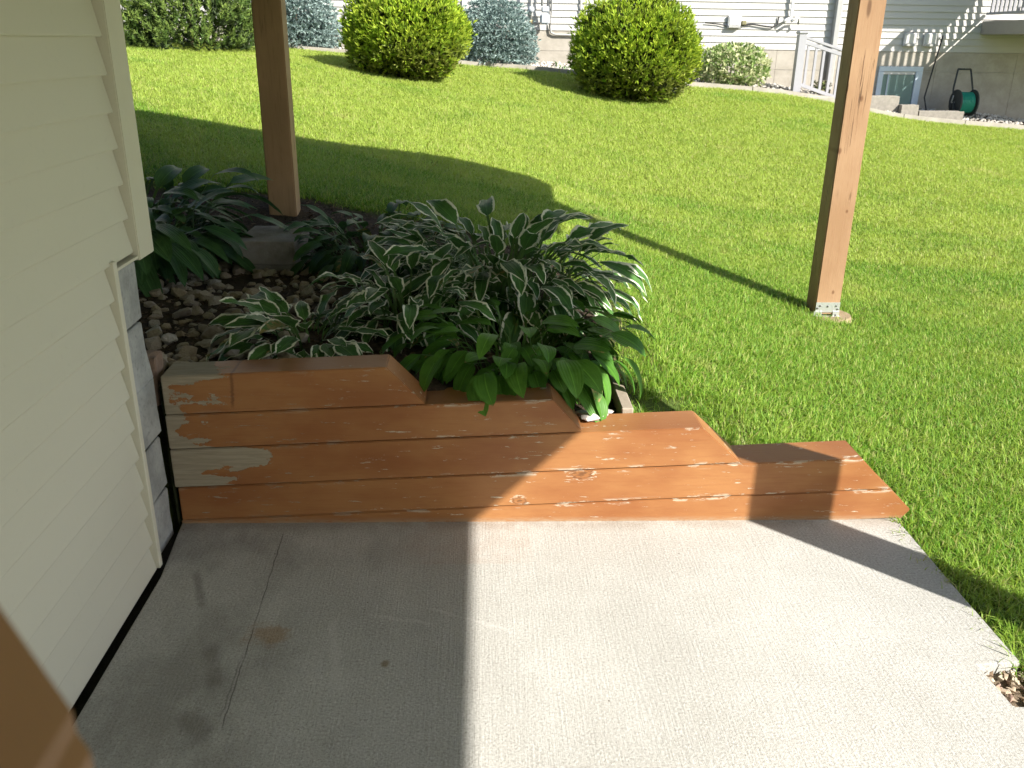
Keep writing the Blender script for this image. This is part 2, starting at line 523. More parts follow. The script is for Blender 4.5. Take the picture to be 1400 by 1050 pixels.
def tag(o, label, cat, group=None):
    o['label'] = label
    o['category'] = cat
    if group:
        o['group'] = group
    return o

def kind(o, k):
    o['kind'] = k
    return o

def from_bm(name, bm, smooth=False):
    me = bpy.data.meshes.new(name)
    bm.normal_update()
    bm.to_mesh(me)
    bm.free()
    if smooth:
        me.polygons.foreach_set('use_smooth', [True] * len(me.polygons))
    return me

def box_into(bm, x0, x1, y0, y1, z0, z1):
    v = [bm.verts.new(q) for q in ((x0, y0, z0), (x1, y0, z0), (x1, y1, z0), (x0, y1, z0), (x0, y0, z1), (x1, y0, z1), (x1, y1, z1), (x0, y1, z1))]
    for f in ((0, 3, 2, 1), (4, 5, 6, 7), (0, 1, 5, 4), (1, 2, 6, 5), (2, 3, 7, 6), (3, 0, 4, 7)):
        bm.faces.new([v[i] for i in f])
    return v

def box(name, x0, x1, y0, y1, z0, z1, mat, parent=None, bev=0.0, seg=1):
    bm = bmesh.new()
    box_into(bm, x0, x1, y0, y1, z0, z1)
    if bev:
        bmesh.ops.bevel(bm, geom=list(bm.edges), offset=bev, segments=seg, affect='EDGES')
    return link(name, from_bm(name, bm), mat, parent)

def prism(name, poly, axis, a, b, mat, parent=None, bev=0.0):
    """poly: list of 2-D points; axis 'y' -> poly in XZ extruded along Y from a to b, 'z' -> poly in XY, 'x' -> poly in YZ."""
    bm = bmesh.new()
    def P(q, h):
        return {'y': (q[0], h, q[1]), 'z': (q[0], q[1], h), 'x': (h, q[0], q[1])}[axis]
    v0 = [bm.verts.new(P(q, a)) for q in poly]
    v1 = [bm.verts.new(P(q, b)) for q in poly]
    n = len(poly)
    bm.faces.new(v0); bm.faces.new(v1[::-1])
    for i in range(n):
        bm.faces.new((v0[i], v1[i], v1[(i + 1) % n], v0[(i + 1) % n]))
    bmesh.ops.recalc_face_normals(bm, faces=bm.faces)
    if bev:
        bmesh.ops.bevel(bm, geom=list(bm.edges), offset=bev, segments=2, affect='EDGES')
    return link(name, from_bm(name, bm), mat, parent)

def tube_mesh(name, pts, rad, n=8, smooth=True):
    bm = bmesh.new()
    pts = [Vector(q) for q in pts]
    rings = []
    for i, q in enumerate(pts):
        d = (pts[min(i + 1, len(pts) - 1)] - pts[max(i - 1, 0)]).normalized()
        a = d.cross(Vector((0, 0, 1)))
        if a.length < 1e-3:
            a = d.cross(Vector((1, 0, 0)))
        a.normalize(); b = d.cross(a)
        rr = rad[i] if isinstance(rad, (list, tuple)) else rad
        rings.append([bm.verts.new(q + rr * (math.cos(k * 2 * math.pi / n) * a + math.sin(k * 2 * math.pi / n) * b)) for k in range(n)])
    for i in range(len(rings) - 1):
        for k in range(n):
            bm.faces.new((rings[i][k], rings[i][(k + 1) % n], rings[i + 1][(k + 1) % n], rings[i + 1][k]))
    bm.faces.new(rings[0][::-1]); bm.faces.new(rings[-1])
    bmesh.ops.recalc_face_normals(bm, faces=bm.faces)
    return from_bm(name, bm, smooth)

def tube(name, pts, rad, mat, parent=None, n=8):
    return link(name, tube_mesh(name, pts, rad, n), mat, parent)

def np_mesh(name, V, F, smooth=False):
    me = bpy.data.meshes.new(name)
    me.from_pydata(np.asarray(V).tolist(), [], [list(map(int, f)) for f in F])
    me.update()
    if smooth:
        me.polygons.foreach_set('use_smooth', [True] * len(me.polygons))
    return me

# ------------------------------------------------------------------ terrain height
CP = np.array([[-1.0, 2.7, 0.46], [-0.3, 2.7, 0.46], [0.1, 2.7, 0.38], [0.45, 2.7, 0.29], [-1.2, 3.5, 0.47], [-1.3, 4.2, 0.45], [-1.1, 5.0, 0.56], [-0.3, 3.6, 0.46], [0.4, 3.6, 0.36], [-3.0, 3.5, 0.6], [-3.0, 5.0, 0.75], [0.9, 2.75, 0.12], [1.4, 2.7, -0.01], [1.45, 1.0, -0.03], [1.45, -1.0, -0.03], [3.0, 1.0, -0.1], [3.0, -1.0, -0.1], [2.04, 4.95, -0.02], [3.2, 2.7, -0.08], [4.5, 4.5, -0.14], [0.525, 6.358, 0.35], [1.2, 5.6, 0.17], [-2.54, 6.77, 0.95], [-1.74, 6.92, 0.82], [-0.887, 7.07, 0.68], [-0.32, 7.155, 0.6], [0.26, 7.29, 0.46], [0.6, 7.4, 0.37], [6.0, 8.0, -0.05], [9.0, 10.0, -0.1], [-2.626, 12.75, 1.335], [-1.581, 12.75, 1.261], [-0.157, 12.75, 1.163], [0.694, 12.75, 1.108], [1.391, 12.75, 1.041], [2.811, 12.75, 0.924], [4.376, 12.75, 0.827], [4.961, 12.75, 0.726], [5.559, 12.75, 0.585], [7.78, 12.75, 0.393], [-3.436, 11.0, 1.322], [-4.019, 11.0, 1.331], [-9.0, 12.75, 1.4], [-9.0, 5.0, 1.1], [12.0, 12.75, -0.05]])

def tps_fit(P, lam):
    n = len(P)
    d = np.hypot(P[:, None, 0] - P[None, :, 0], P[:, None, 1] - P[None, :, 1])
    K = np.where(d > 0, d * d * np.log(d + 1e-12), 0) + lam * np.eye(n)
    A = np.c_[np.ones(n), P[:, :2]]
    return np.linalg.solve(np.block([[K, A], [A.T, np.zeros((3, 3))]]), np.r_[P[:, 2], 0, 0, 0])
TPS = tps_fit(CP, 0.05)

def gz(x, y):
    x = np.asarray(x, float); y = np.asarray(y, float); n = len(CP)
    d = np.hypot(x[..., None] - CP[:, 0], y[..., None] - CP[:, 1])
    z = (np.where(d > 0, d * d * np.log(d + 1e-12), 0) * TPS[:n]).sum(-1) + TPS[n] + TPS[n + 1] * x + TPS[n + 2] * y
    z = z + .008 * np.sin(2.3 * x + 1.1 * y) * np.cos(1.7 * y - .6 * x) * np.clip((y - 5) / 2, 0, 1)
    return z

def bed_mask(x, y):
    """1 inside the planting bed behind the timbers, 0 on the lawn (soft edge)."""
    x = np.asarray(x, float); y = np.asarray(y, float)
    wob = .06 * np.sin(5 * x + 1) + .05 * np.sin(7 * y)
    xe = .56 + .16 * np.clip((y - 2.8) / 1.0, 0, 1) - .75 * np.clip((y - 3.9) / 1.2, 0, 1.2) ** 2
    a = np.clip((xe + wob * .5 - x) / .08, 0, 1)
    b = np.clip((5.28 + wob - .04 * x - y) / .08, 0, 1)
    return a * b * (y > 2.6)

def excluded(x, y):
    """under the slab, the timbers or the house."""
    slab = (x < 1.397) & (y < 2.665)
    return slab

# ------------------------------------------------------------------ setting: ground
def grid_mesh(name, xs, ys, keep=None, zoff=0.0, sink=True):
    X, Y = np.meshgrid(xs, ys)
    Z = gz(X, Y) + zoff
    if sink:
        Z = np.where((X < 1.40) & (Y < 2.60), -.16, Z)
    nx, ny = len(xs), len(ys)
    V = np.c_[X.ravel(), Y.ravel(), Z.ravel()]
    F = []
    for j in range(ny - 1):
        for i in range(nx - 1):
            if keep is not None and not keep(.5 * (xs[i] + xs[i + 1]), .5 * (ys[j] + ys[j + 1])):
                continue
            a = j * nx + i
            F.append((a, a + 1, a + nx + 1, a + nx))
    me = np_mesh(name, V, F, True)
    return me, X, Y

xs = np.unique(np.round(np.concatenate([np.arange(-11, -3, .5), np.arange(-3, 1.38, .09), [1.385, 1.40, 1.41], np.arange(1.46, 4, .12), np.arange(4, 14.6, .5)]), 4))
ys = np.unique(np.round(np.concatenate([np.arange(-5, 1, .6), np.arange(1, 2.5, .15), [2.55, 2.63], np.arange(2.66, 5.6, .08), np.arange(5.6, 13, .2), np.arange(13, 15.5, .5)]), 4))
gm, GX, GY = grid_mesh('ground', xs, ys)
at = gm.attributes.new('bed', 'FLOAT', 'POINT')
bm_ = bed_mask(GX, GY)
rockbed = (GY > 12.86)
at.data.foreach_set('value', np.maximum(bm_, rockbed * 1.0).ravel().astype(np.float32))
ground = kind(link('ground', gm, 'ground'), 'structure')
# far ground sheet to the horizon
far_ground = kind(link('terrain', np_mesh('terrain', [(-120, -120, -1.2), (120, -120, -1.2), (120, 140, -1.2), (-120, 140, -1.2)], [(0, 1, 2, 3)]), 'ground'), 'structure')

# ------------------------------------------------------------------ setting: concrete patio slab with a notch
slab_poly = [(-.925, -4.0), (1.40, -4.0), (1.398, 1.635), (1.283, 1.639), (1.276, 1.788), (1.394, 1.797), (1.393, 2.10), (1.397, 2.535), (-.968, 2.535), (-.932, 2.22)]
slab = kind(prism('patio', slab_poly, 'z', -.13, 0.0, 'slab', bev=.004), 'structure')
# soil and chips filling the notch
notch = kind(link('soil', np_mesh('soil', [(1.27, 1.63, -.035), (1.42, 1.63, -.03), (1.42, 1.80, -.03), (1.27, 1.80, -.035)], [(0, 1, 2, 3)]), plain('notch_soil', (.22, .17, .12), .95, .5, 90, .8)), 'structure')
chip_meshes = []
for k in range(4):
    bm = bmesh.new()
    w, l, h = random.uniform(.006, .012), random.uniform(.015, .04), random.uniform(.003, .007)
    box_into(bm, -w / 2, w / 2, -l / 2, l / 2, 0, h)
    for v in bm.verts:
        v.co += Vector((random.uniform(-.003, .003), random.uniform(-.006, .006), random.uniform(-.001, .002)))
    me = from_bm('wood_chip', bm)
    me.materials.append(plain('wood_chip_%d' % k, [(.42, .33, .24), (.5, .42, .32), (.30, .21, .14), (.36, .25, .2)][k], .9, .25, 60))
    chip_meshes.append(me)
for k in range(46):
    o = link('wood_chip', random.choice(chip_meshes), None, notch)
    o.location = (random.uniform(1.288, 1.40), random.uniform(1.645, 1.785), -.03 + random.uniform(0, .008))
    o.rotation_euler = (random.uniform(-.3, .3), random.uniform(-.3, .3), random.uniform(0, 6.28))

# ------------------------------------------------------------------ near house on the left
house = thing('beige_house', 'beige vinyl sided house wall filling the left edge, with corner trim and block footing', 'house', (-.955, 2.4, 0))
house_inv = Matrix.Translation((.955, -2.4, 0))
def child(o, parent, inv):
    o.parent = parent
    o.matrix_parent_inverse = inv
    return o
H = []
LAP = .0915
def lap_profile(z0):
    # (x, z): bottom lip stands proud, top tucks in under the next board
    return [(-.998, z0), (-.955, z0), (-.9535, z0 + .004), (-.9715, z0 + LAP + .006), (-.998, z0 + LAP + .006)]
lower = None; upper = None
for k in range(46):
    z0 = .001 + LAP * k
    y1 = 2.252 if z0 < .90 else 2.419
    if k == 0 or abs(y1 - last_y) > .01:
        o = prism('siding_board', lap_profile(.001), 'y', -4.0, y1, 'siding')
        me = o.data; bpy.data.objects.remove(o)
    last_y = y1
    b = link('siding_board', me, None)
    b.location.z = LAP * k
    b.rotation_euler = (0, random.uniform(-.004, .004), 0)
    H.append(b)
H.append(prism('corner_trim', [(-1.06, 2.532), (-.938, 2.532), (-.938, 2.421), (-.975, 2.421), (-.975, 2.50), (-1.06, 2.50)], 'z', .892, 4.2, 'trim', bev=.003))
H.append(box('edge_strip', -.985, -.9435, 2.254, 2.276, .004, .925, 'trim', bev=.002))
H.append(box('starter_strip', -.985, -.9435, 2.2765, 2.43, .897, .905, 'trim', bev=.001))
H.append(box('wall', -1.3, -.9985, -4.0, 2.20, -.1, 4.2, 'siding'))
H.append(box('end_wall', -9.0, -1.064, 2.40, 2.515, .86, 4.2, 'siding'))
H.append(box('upper_wall', -1.3, -1.0, 2.2, 2.5, .91, 4.2, 'siding'))
H.append(box('footing', -9, -1.36, 2.1, 2.44, -.2, .858, 'block'))
# split-face blocks, stacked
def rough_block(name, x0, x1, y0, y1, z0, z1, mat, amp=.006, n=5):
    bm = bmesh.new()
    box_into(bm, x0, x1, y0, y1, z0, z1)
    bmesh.ops.subdivide_edges(bm, edges=list(bm.edges), cuts=1, use_grid_fill=True)
    for v in bm.verts:
        v.co += Vector([random.uniform(-amp, amp) for _ in range(3)])
    bmesh.ops.bevel(bm, geom=[e for e in bm.edges if e.calc_face_angle(0) > 1.0], offset=.004, segments=1, affect='EDGES')
    return link(name, from_bm(name, bm), mat)
zb = -.04
for k in range(5):
    hgt = (.19, .178, .186, .182, .186)[k]
    H.append(rough_block('foundation_block', -1.355, -.984, 1.96, 2.498 + random.uniform(-.005, .004), zb + .003, zb + hgt - .003, 'block'))
    zb += hgt
H.append(box('joint_filler', -1.0, -.915, -4.0, 2.50, -.20, -.022, 'black'))
H.append(box('light_block_wall', -.945, 1.55, -2.3, -2.1, -.05, 2.11, 'siding'))  # unseen wall added behind the camera to cut sky light on the patio
H.append(box('low_bounce_door', -.6, 1.2, -2.098, -2.07, .03, 2.03, 'glass'))  # added dark glass, out of view, to lower the bounce from behind
for o in H:
    child(o, house, house_inv)
moss = tag(rough_block('moss', -.981, -.968, 2.53, 2.60, -.02, .48, 'moss', .008), 'strip of dark moss in the gap between house footing and timber wall', 'moss')
brick = tag(rough_block('brick', -1.04, -.988, 2.55, 2.62, .40, .56, 'brick', .004), 'small pink brick piece standing where footing meets the top timber', 'brick')

# ------------------------------------------------------------------ porch roof over the patio (above the frame) and its posts
roof = thing('porch_roof', 'wooden porch roof above the frame, shading the patio and the bed', 'roof', (.6, 2.5, 2.1))
rinv = Matrix.Translation((-.6, -2.5, -2.1))
for o in (box('soffit', -.93, 2.13, -3.0, 5.34, 2.125, 2.17, 'soffit'),
          box('roof_top', -.93, 2.13, -3.0, 5.34, 2.18, 2.29, 'soffit'),
          box('roof_wing', -8.0, -.932, 2.56, 5.34, 2.125, 2.29, 'soffit'),
          box('fascia', 2.132, 2.18, -3.0, 3.66, 2.115, 2.30, 'post_stain'),
          box('fascia', -8.0, 2.37, 5.345, 5.40, 2.115, 2.30, 'post_stain'),
          box('fascia', 2.33, 2.37, 3.67, 5.343, 2.115, 2.30, 'post_stain'),
          box('roof_end', 2.132, 2.328, 3.67, 5.343, 2.16, 2.29, 'soffit')):
    child(o, roof, rinv)
box_l = Matrix.Identity(4)
def post_mesh(name, w, h):
    bm = bmesh.new()
    box_into(bm, -w / 2, w / 2, -w / 2, w / 2, 0, h)
    bmesh.ops.bevel(bm, geom=[e for e in bm.edges if abs((e.verts[0].co - e.verts[1].co).z) > .5], offset=.006, segments=2, affect='EDGES')
    return from_bm(name, bm)
PW = .146
pm_new = post_mesh('timber', PW, 2.14); pm_new.materials.append(MAT['post_stain'])
pm_old = post_mesh('timber', PW + .004, 1.62); pm_old.materials.append(MAT['post_old'])

rp = thing('deck_post', 'sunlit reddish brown square post on a steel bracket in the lawn', 'post', (2.037, 4.96, -.03), 'porch posts')
o = link('timber', pm_new, None, rp); o.location.z = .035
bk = link('base_bracket', from_bm('base_bracket', (lambda b: (box_into(b, -.07, .072, -PW / 2 - .0045, -PW / 2 - .0015, .045, .105), box_into(b, -.078, -.030, -PW / 2 - .008, -PW / 2 - .004, 0, .052), box_into(b, .034, .072, -PW / 2 - .008, -PW / 2 - .004, 0, .052), box_into(b, -.078, .078, -PW / 2 - .014, PW / 2 + .006, -.004, .024), b)[-1])(bmesh.new())), 'galv', rp)
for bx_, bz_ in ((-.045, .085), (.0, .082), (.05, .085), (-.06, .07), (.06, .065), (.052, .03), (-.05, .032)):
    bb = link('bolt', tube_mesh('bolt', [(0, -.004, 0), (0, .002, 0)], .0055, 6), 'steel_dark', bk)
    bb.location = (bx_, -PW / 2 - (.0055 if bz_ > .06 else .009), bz_)
ft = link('footing', from_bm('footing', (lambda b: (bmesh.ops.create_cone(b, cap_ends=True, segments=24, radius1=.17, radius2=.135, depth=.10), b)[-1])(bmesh.new())), plain('earthy_footing', (.30, .23, .14), .95, .4, 50, .8), rp)
ft.location = (.02, -.03, -.028)
lp = thing('deck_post', 'weathered brown square post in shade behind the dark hosta', 'post', (-1.094, 5.0, .53), 'porch posts')
o = link('timber', pm_old, None, lp); o.rotation_euler = (0, 0, math.radians(2))
np_ = thing('deck_post', 'post just outside the right edge whose shadow crosses the slab', 'post', (2.10, 1.46, -.06), 'porch posts')
o = link('timber', pm_new, None, np_); o.location.z = .05

# ------------------------------------------------------------------ stepped timber retaining wall
wall = thing('timber_wall', 'stepped low wall of painted rust brown timbers along the patio', 'retaining wall', (0, 2.52, 0))
winv = Matrix.Translation((0, -2.52, 0))
SL = .0445
def tz(z_at_left, x):
    return z_at_left + SL * (x + .97)
YF, TD = 2.517, .122
# (bottom z, top z at x=-.97, right end: top x, bottom x)
courses = [(-.10, .0115, 1.352, 1.43), (.0125, .131, 1.238, 1.348), (.1325, .266, .705, .843), (.2675, .384, .226, .327), (.3855, .514, -.284, -.167)]
for k, (zb0, zt0, xt, xb) in enumerate(courses):
    x0 = -.965 + random.uniform(-.006, .006)
    poly = [(x0, tz(zb0, x0) + .001), (xb, tz(zb0, xb) + .001), (xt, tz(zt0, xt) - .001), (x0, tz(zt0, x0) - .001)]
    if k == 0:
        poly = [(x0, tz(zb0, x0)), (1.395, tz(zb0, 1.395)), (1.405, .0), (1.434, .036), (1.352, tz(zt0, 1.352) - .0015), (x0, tz(zt0, x0) - .0015)]
    dy = (.004, 0, -.002, -.003, -.005)[k]
    o = prism('timber', poly, 'y', YF + dy, YF + TD + dy + .02 * (k < 4), 'timber', bev=.0028)
    bm = bmesh.new(); bm.from_mesh(o.data)
    bmesh.ops.triangulate(bm, faces=[f for f in bm.faces if len(f.verts) > 4])
    bm.to_mesh(o.data); bm.free()
    o['bare_to'] = (-1.3, -1.25, -.715, -.815, -.80)[k]
    child(o, wall, winv)
# short cleat block on the face of the top timber (old knot and split)
tag(box('edging_board', .47, .51, 2.66, 3.3, .12, .345, 'greywood', bev=.004), 'grey weathered edging board running back from the third timber', 'board')
for k, (sx, sy, ss) in enumerate(((.36, 2.60, .03), (.395, 2.63, .024), (.335, 2.645, .022), (.42, 2.655, .02))):
    bm = bmesh.new()
    for _ in range(16):
        d = Vector((random.gauss(0, 1), random.gauss(0, 1), random.gauss(0, 1))).normalized()
        bm.verts.new((d.x * ss * 1.2, d.y * ss * .8, d.z * ss * .55))
    bmesh.ops.convex_hull(bm, input=bm.verts)
    o = link('white_stone', from_bm('white_stone', bm), 'white_stone')
    o.location = (sx, sy, tz(.266, sx) + ss * .4)
    tag(o, ('largest white stone on the third timber under the drooping leaves', 'white stone right of the largest one on the third timber', 'small white stone left of and behind the largest on the timber', 'smallest white stone, rightmost of those on the third timber')[k], 'stone', 'white stones on the timber')

# ------------------------------------------------------------------ landscape blocks by the weathered post
for k, (zz, lab) in enumerate(((.385, 'lower grey concrete block of the pair in front of the weathered post'), (.490, 'upper grey concrete block of the pair in front of the weathered post'))):
    o = rough_block('landscape_block', -.135, .135, -.185, .185, 0, .104 + .006 * k, 'landblock', .0012)
    o.location = (-.985 + .012 * (k == 0), 4.21 + .008 * (k == 0), zz); o.rotation_euler = (0, 0, math.radians(-2 + 2 * k))
    tag(o, lab, 'block', 'concrete blocks by the post')

# ------------------------------------------------------------------ stones of the bed
bed = kind(link('rock_bed', grid_mesh('rock_bed', np.arange(-2.2, .46, .1), np.arange(2.665, 5.0, .1), lambda x, y: bool(bed_mask(x, y) > .9) and (x < -.62 + .3 * math.sin(y * 3) or y > 4.6), .005, False)[0], 'ground'), 'structure')
bed.data.attributes.new('bed', 'FLOAT', 'POINT').data.foreach_set('value', [1.0] * len(bed.data.vertices))
stone_meshes = []
for k in range(10):
    bm = bmesh.new()
    sx, sy, sz = random.uniform(.8, 1.3), random.uniform(.7, 1.0), random.uniform(.5, .8)
    for _ in range(20):
        d = Vector((random.gauss(0, 1), random.gauss(0, 1), random.gauss(0, 1))).normalized()
        e = 1.0 / max(abs(d.x), abs(d.y), abs(d.z)) ** .35
        bm.verts.new((d.x * sx * e, d.y * sy * e, d.z * sz * e))
    bmesh.ops.convex_hull(bm, input=bm.verts)
    bmesh.ops.bevel(bm, geom=list(bm.edges), offset=.09, segments=1, affect='EDGES') if k < 0 else None
    me = from_bm('stone', bm, False)
    me.materials.append(MAT['stone'])
    stone_meshes.append(me)
placed = []
tries = 0
while len(placed) < 290 and tries < 9000:
    tries += 1
    sy = 2.68 + 1.55 * random.random() ** 1.1
    sx = random.uniform(-1.02 - .42 * (sy - 2.65), -.60)
    if sx < -1.62:
        continue
    rad = random.choice((.015, .018, .022, .026, .030, .036, .044))
    if any((sx - a) ** 2 + (sy - b) ** 2 < (.56 * (rad + c)) ** 2 for a, b, c in placed):
        continue
    placed.append((sx, sy, rad))
pa = np.array(placed)
pz = gz(pa[:, 0], pa[:, 1])
for (sx, sy, rad), zz in zip(placed, pz):
    o = link('stone', random.choice(stone_meshes), None, bed)
    o.location = (sx, sy, zz + rad * random.uniform(.15, .55))
    o.rotation_euler = (random.uniform(-.5, .5), random.uniform(-.5, .5), random.uniform(0, 6.28))
    o.scale = (rad, rad, rad * random.uniform(.8, 1.1))

# ------------------------------------------------------------------ hostas
def leaf_mesh(name, mat, L, W, e0, eb, e1, pet, fold, wave, seed, twist=0.0):
    rg = random.Random(seed)
    rows_p, rows_b = 2, 7
    nu = 4
    V, F, UV = [], [], []
    pos_y, pos_z = 0.0, 0.0
    total = pet + L
    ph1, ph2 = rg.uniform(0, 6), rg.uniform(0, 6)
    def elev(s):
        sp = pet / (pet + L)
        if s < sp:
            return math.radians(e0 + (eb - e0) * (s / sp) ** 2.2)
        return math.radians(eb + (e1 - eb) * ((s - sp) / (1 - sp)) ** 1.1)
    # petiole: narrow strip
    path = []
    steps = 40
    yy = zz = 0.0
    for i in range(steps + 1):
        s = i / steps
        path.append((yy, zz, elev(s)))
        yy += math.cos(elev(s)) * total / steps
        zz += math.sin(elev(s)) * total / steps
    def at(s):
        k = min(steps, max(0, s * steps)); i = int(k); f = k - i
        if i >= steps:
            return path[steps]
        a, b = path[i], path[i + 1]
        return tuple(a[j] + (b[j] - a[j]) * f for j in range(3))
    sp = pet / total
    for i in range(rows_p + 1):
        s = sp * i / rows_p
        py, pz, el = at(s)
        for u in (-1, 1):
            V.append((u * .0045, py, pz)); UV.append((.5, 0.0))
        if i:
            a = 2 * (i - 1)
            F.append((a, a + 1, a + 3, a + 2))
    base = len(V)
    for j in range(rows_b + 1):
        t = j / rows_b
        tt = t ** .9
        s = sp + (1 - sp) * t
        py, pz, el = at(s)
        wdt = W * (max(tt, 0) ** .55) * ((1 - tt) ** .80) * 1.62 if 0 < t < 1 else (.004 if t == 0 else .0)
        ny, nz = -math.sin(el), math.cos(el)
        for iu in range(nu + 1):
            u = -1 + 2 * iu / nu
            w = wave * W * (abs(u) ** 2) * (math.sin(9.0 * t + (ph1 if u < 0 else ph2)) + .5 * math.sin(17 * t + ph2))
            f = fold * abs(u) * wdt - .30 * fold * u * u * wdt + w * (wdt / (W + 1e-6))
            sway = .03 * L * math.sin(3 * t + ph1)
            V.append((u * wdt * math.cos(fold * .6) + sway * t, py + ny * f, pz + nz * f))
            UV.append((.5 + .5 * u, max(.03, t)))
        if j:
            a = base + (j - 1) * (nu + 1)
            for iu in range(nu):
                F.append((a + iu, a + iu + 1, a + iu + nu + 2, a + iu + nu + 1))
    me = np_mesh(name, V, F, True)
    uvl = me.uv_layers.new(name='UVMap')
    li = np.zeros(len(me.loops), dtype=np.int32)
    me.loops.foreach_get('vertex_index', li)
    uvl.data.foreach_set('uv', np.array(UV, dtype=np.float32)[li].ravel())
    me.materials.append(MAT[mat])
    return me

TIERS = ((84, 38, -15), (76, 12, -42), (64, -6, -58), (48, -18, -68), (30, -18, -55))
def leaf_set(mat, L, W, pet, fold, wave, seed, tiers=TIERS):
    out = []
    rg = random.Random(seed)
    for ti, (a, b, c) in enumerate(tiers):
        grp = []
        for k in range(6):
            grp.append(leaf_mesh('leaf', mat, L * rg.uniform(.85, 1.12), W * rg.uniform(.85, 1.15), a + rg.uniform(-6, 6), b + rg.uniform(-12, 12), c + rg.uniform(-14, 14), pet * rg.uniform(.6, 1.15) * (1.0, 1.0, .95, .8, .6)[ti], fold * rg.uniform(.4, 1.6), wave * rg.uniform(.6, 1.4), seed * 100 + ti * 10 + k))
        out.append(grp)
    return out
LS = {
    'vari': leaf_set('hosta_vari', .176, .047, .22, .24, .26, 1, ((86, 52, 2), (78, 26, -28), (66, 4, -50), (50, -12, -64), (32, -16, -55))),
    'vari_s': leaf_set('hosta_vari', .155, .053, .13, .24, .24, 2, ((80, 40, 5), (68, 18, -14), (54, 4, -30), (40, -5, -42), (24, -6, -30))),
    'green': leaf_set('hosta_green', .155, .057, .22, .26, .07, 3, ((80, 14, -36), (71, -8, -58), (58, -24, -74), (44, -34, -84), (28, -34, -74))),
    'dark': leaf_set('hosta_dark', .170, .050, .22, .26, .09, 4),
}
def hosta(loc, n, setname, label, scale, seed, group='hostas in the bed', spread=.10):
    rg = random.Random(seed)
    t = thing('hosta_plant', label, 'plant', loc, group)
    ga = 2.399963
    S = LS[setname]
    for i in range(n):
        q = (i + .5) / n                      # inner to outer
        tier = max(0, min(4, int(q ** .75 * 5 + rg.uniform(-.5, .5))))
        o = link('leaf', rg.choice(S[tier]), None, t)
        az = i * ga + rg.uniform(-.35, .35)
        rr = .01 + spread * math.sqrt(rg.random()) * scale
        o.location = (rr * -math.sin(az), rr * math.cos(az), -.015 + .02 * (1 - q))
        o.rotation_euler = (rg.uniform(-.15, .15), rg.uniform(-.35, .35), az + rg.uniform(-.3, .3))
        sc = scale * rg.uniform(.66, 1.2)
        o.scale = (sc, sc, sc)
    return t
def gh(x, y):
    return float(gz(np.array([x]), np.array([y]))[0])
def put(x, y, dz, *a, **k):
    return hosta((x, y, gh(x, y) + dz), *a, **k)
put(-1.66, 4.12, .07, 280, 'dark', 'dark green hosta with narrow leaves against the house corner trim', 1.30, 21, spread=.28)
put(-.50, 4.28, 0, 220, 'dark', 'dark green hosta in shade beside the concrete blocks and the weathered post', .92, 22, spread=.27)
put(-.60, 2.95, 0, 84, 'vari_s', 'small cream edged hosta by the stones, overhanging the top timber', 1.05, 23, spread=.12)
put(-.27, 3.22, 0, 120, 'vari', 'middle cream edged hosta in front of the large one', .92, 24, spread=.15)
put(.09, 3.60, .06, 298, 'vari', 'largest cream edged hosta, its right side in sunlight', 1.12, 25, spread=.24)
put(.13, 2.97, .02, 298, 'green', 'glossy plain green hosta drooping over the stepped timbers', .88, 26, spread=.30)

# bark slivers of the mulch: too many and too small to pick apart
V, F = [], []
rgm = np.random.default_rng(17)
mx = rgm.uniform(-2.4, .6, 5200); my = rgm.uniform(2.68, 5.25, 5200)
mk = (bed_mask(mx, my) > .8)
mx, my = mx[mk], my[mk]; mz = gz(mx, my)
for a_, b_, c_ in zip(mx, my, mz):
    az = rgm.uniform(0, 3.14); l_ = rgm.uniform(.008, .028); w_ = rgm.uniform(.002, .006); tl = rgm.normal(0, .25)
    d_ = np.array([math.cos(az), math.sin(az), tl]) * l_; n_ = np.array([-math.sin(az), math.cos(az), rgm.normal(0, .3)]) * w_
    q = np.array([a_, b_, c_ + .008]); k = len(V)
    V += [q - d_ - n_, q + d_ * .8 - n_ * .7, q + d_ + n_ * .6, q - d_ * .9 + n_, q + np.array([0, 0, w_ * .8])]
    F += [(k, k + 1, k + 4), (k + 1, k + 2, k + 4), (k + 2, k + 3, k + 4), (k + 3, k, k + 4)]
tm = NT('bark_mulch', .9, .15)
vm = tm.voro(tm.pos(), 60)
tm.color(tm.mix(tm.xyz(vm.outputs['Color'])[0], (.035, .024, .016), (.17, .12, .08)))
MAT['mulch'] = tm.m
kind(link('mulch', np_mesh('mulch', V, F), 'mulch'), 'stuff')

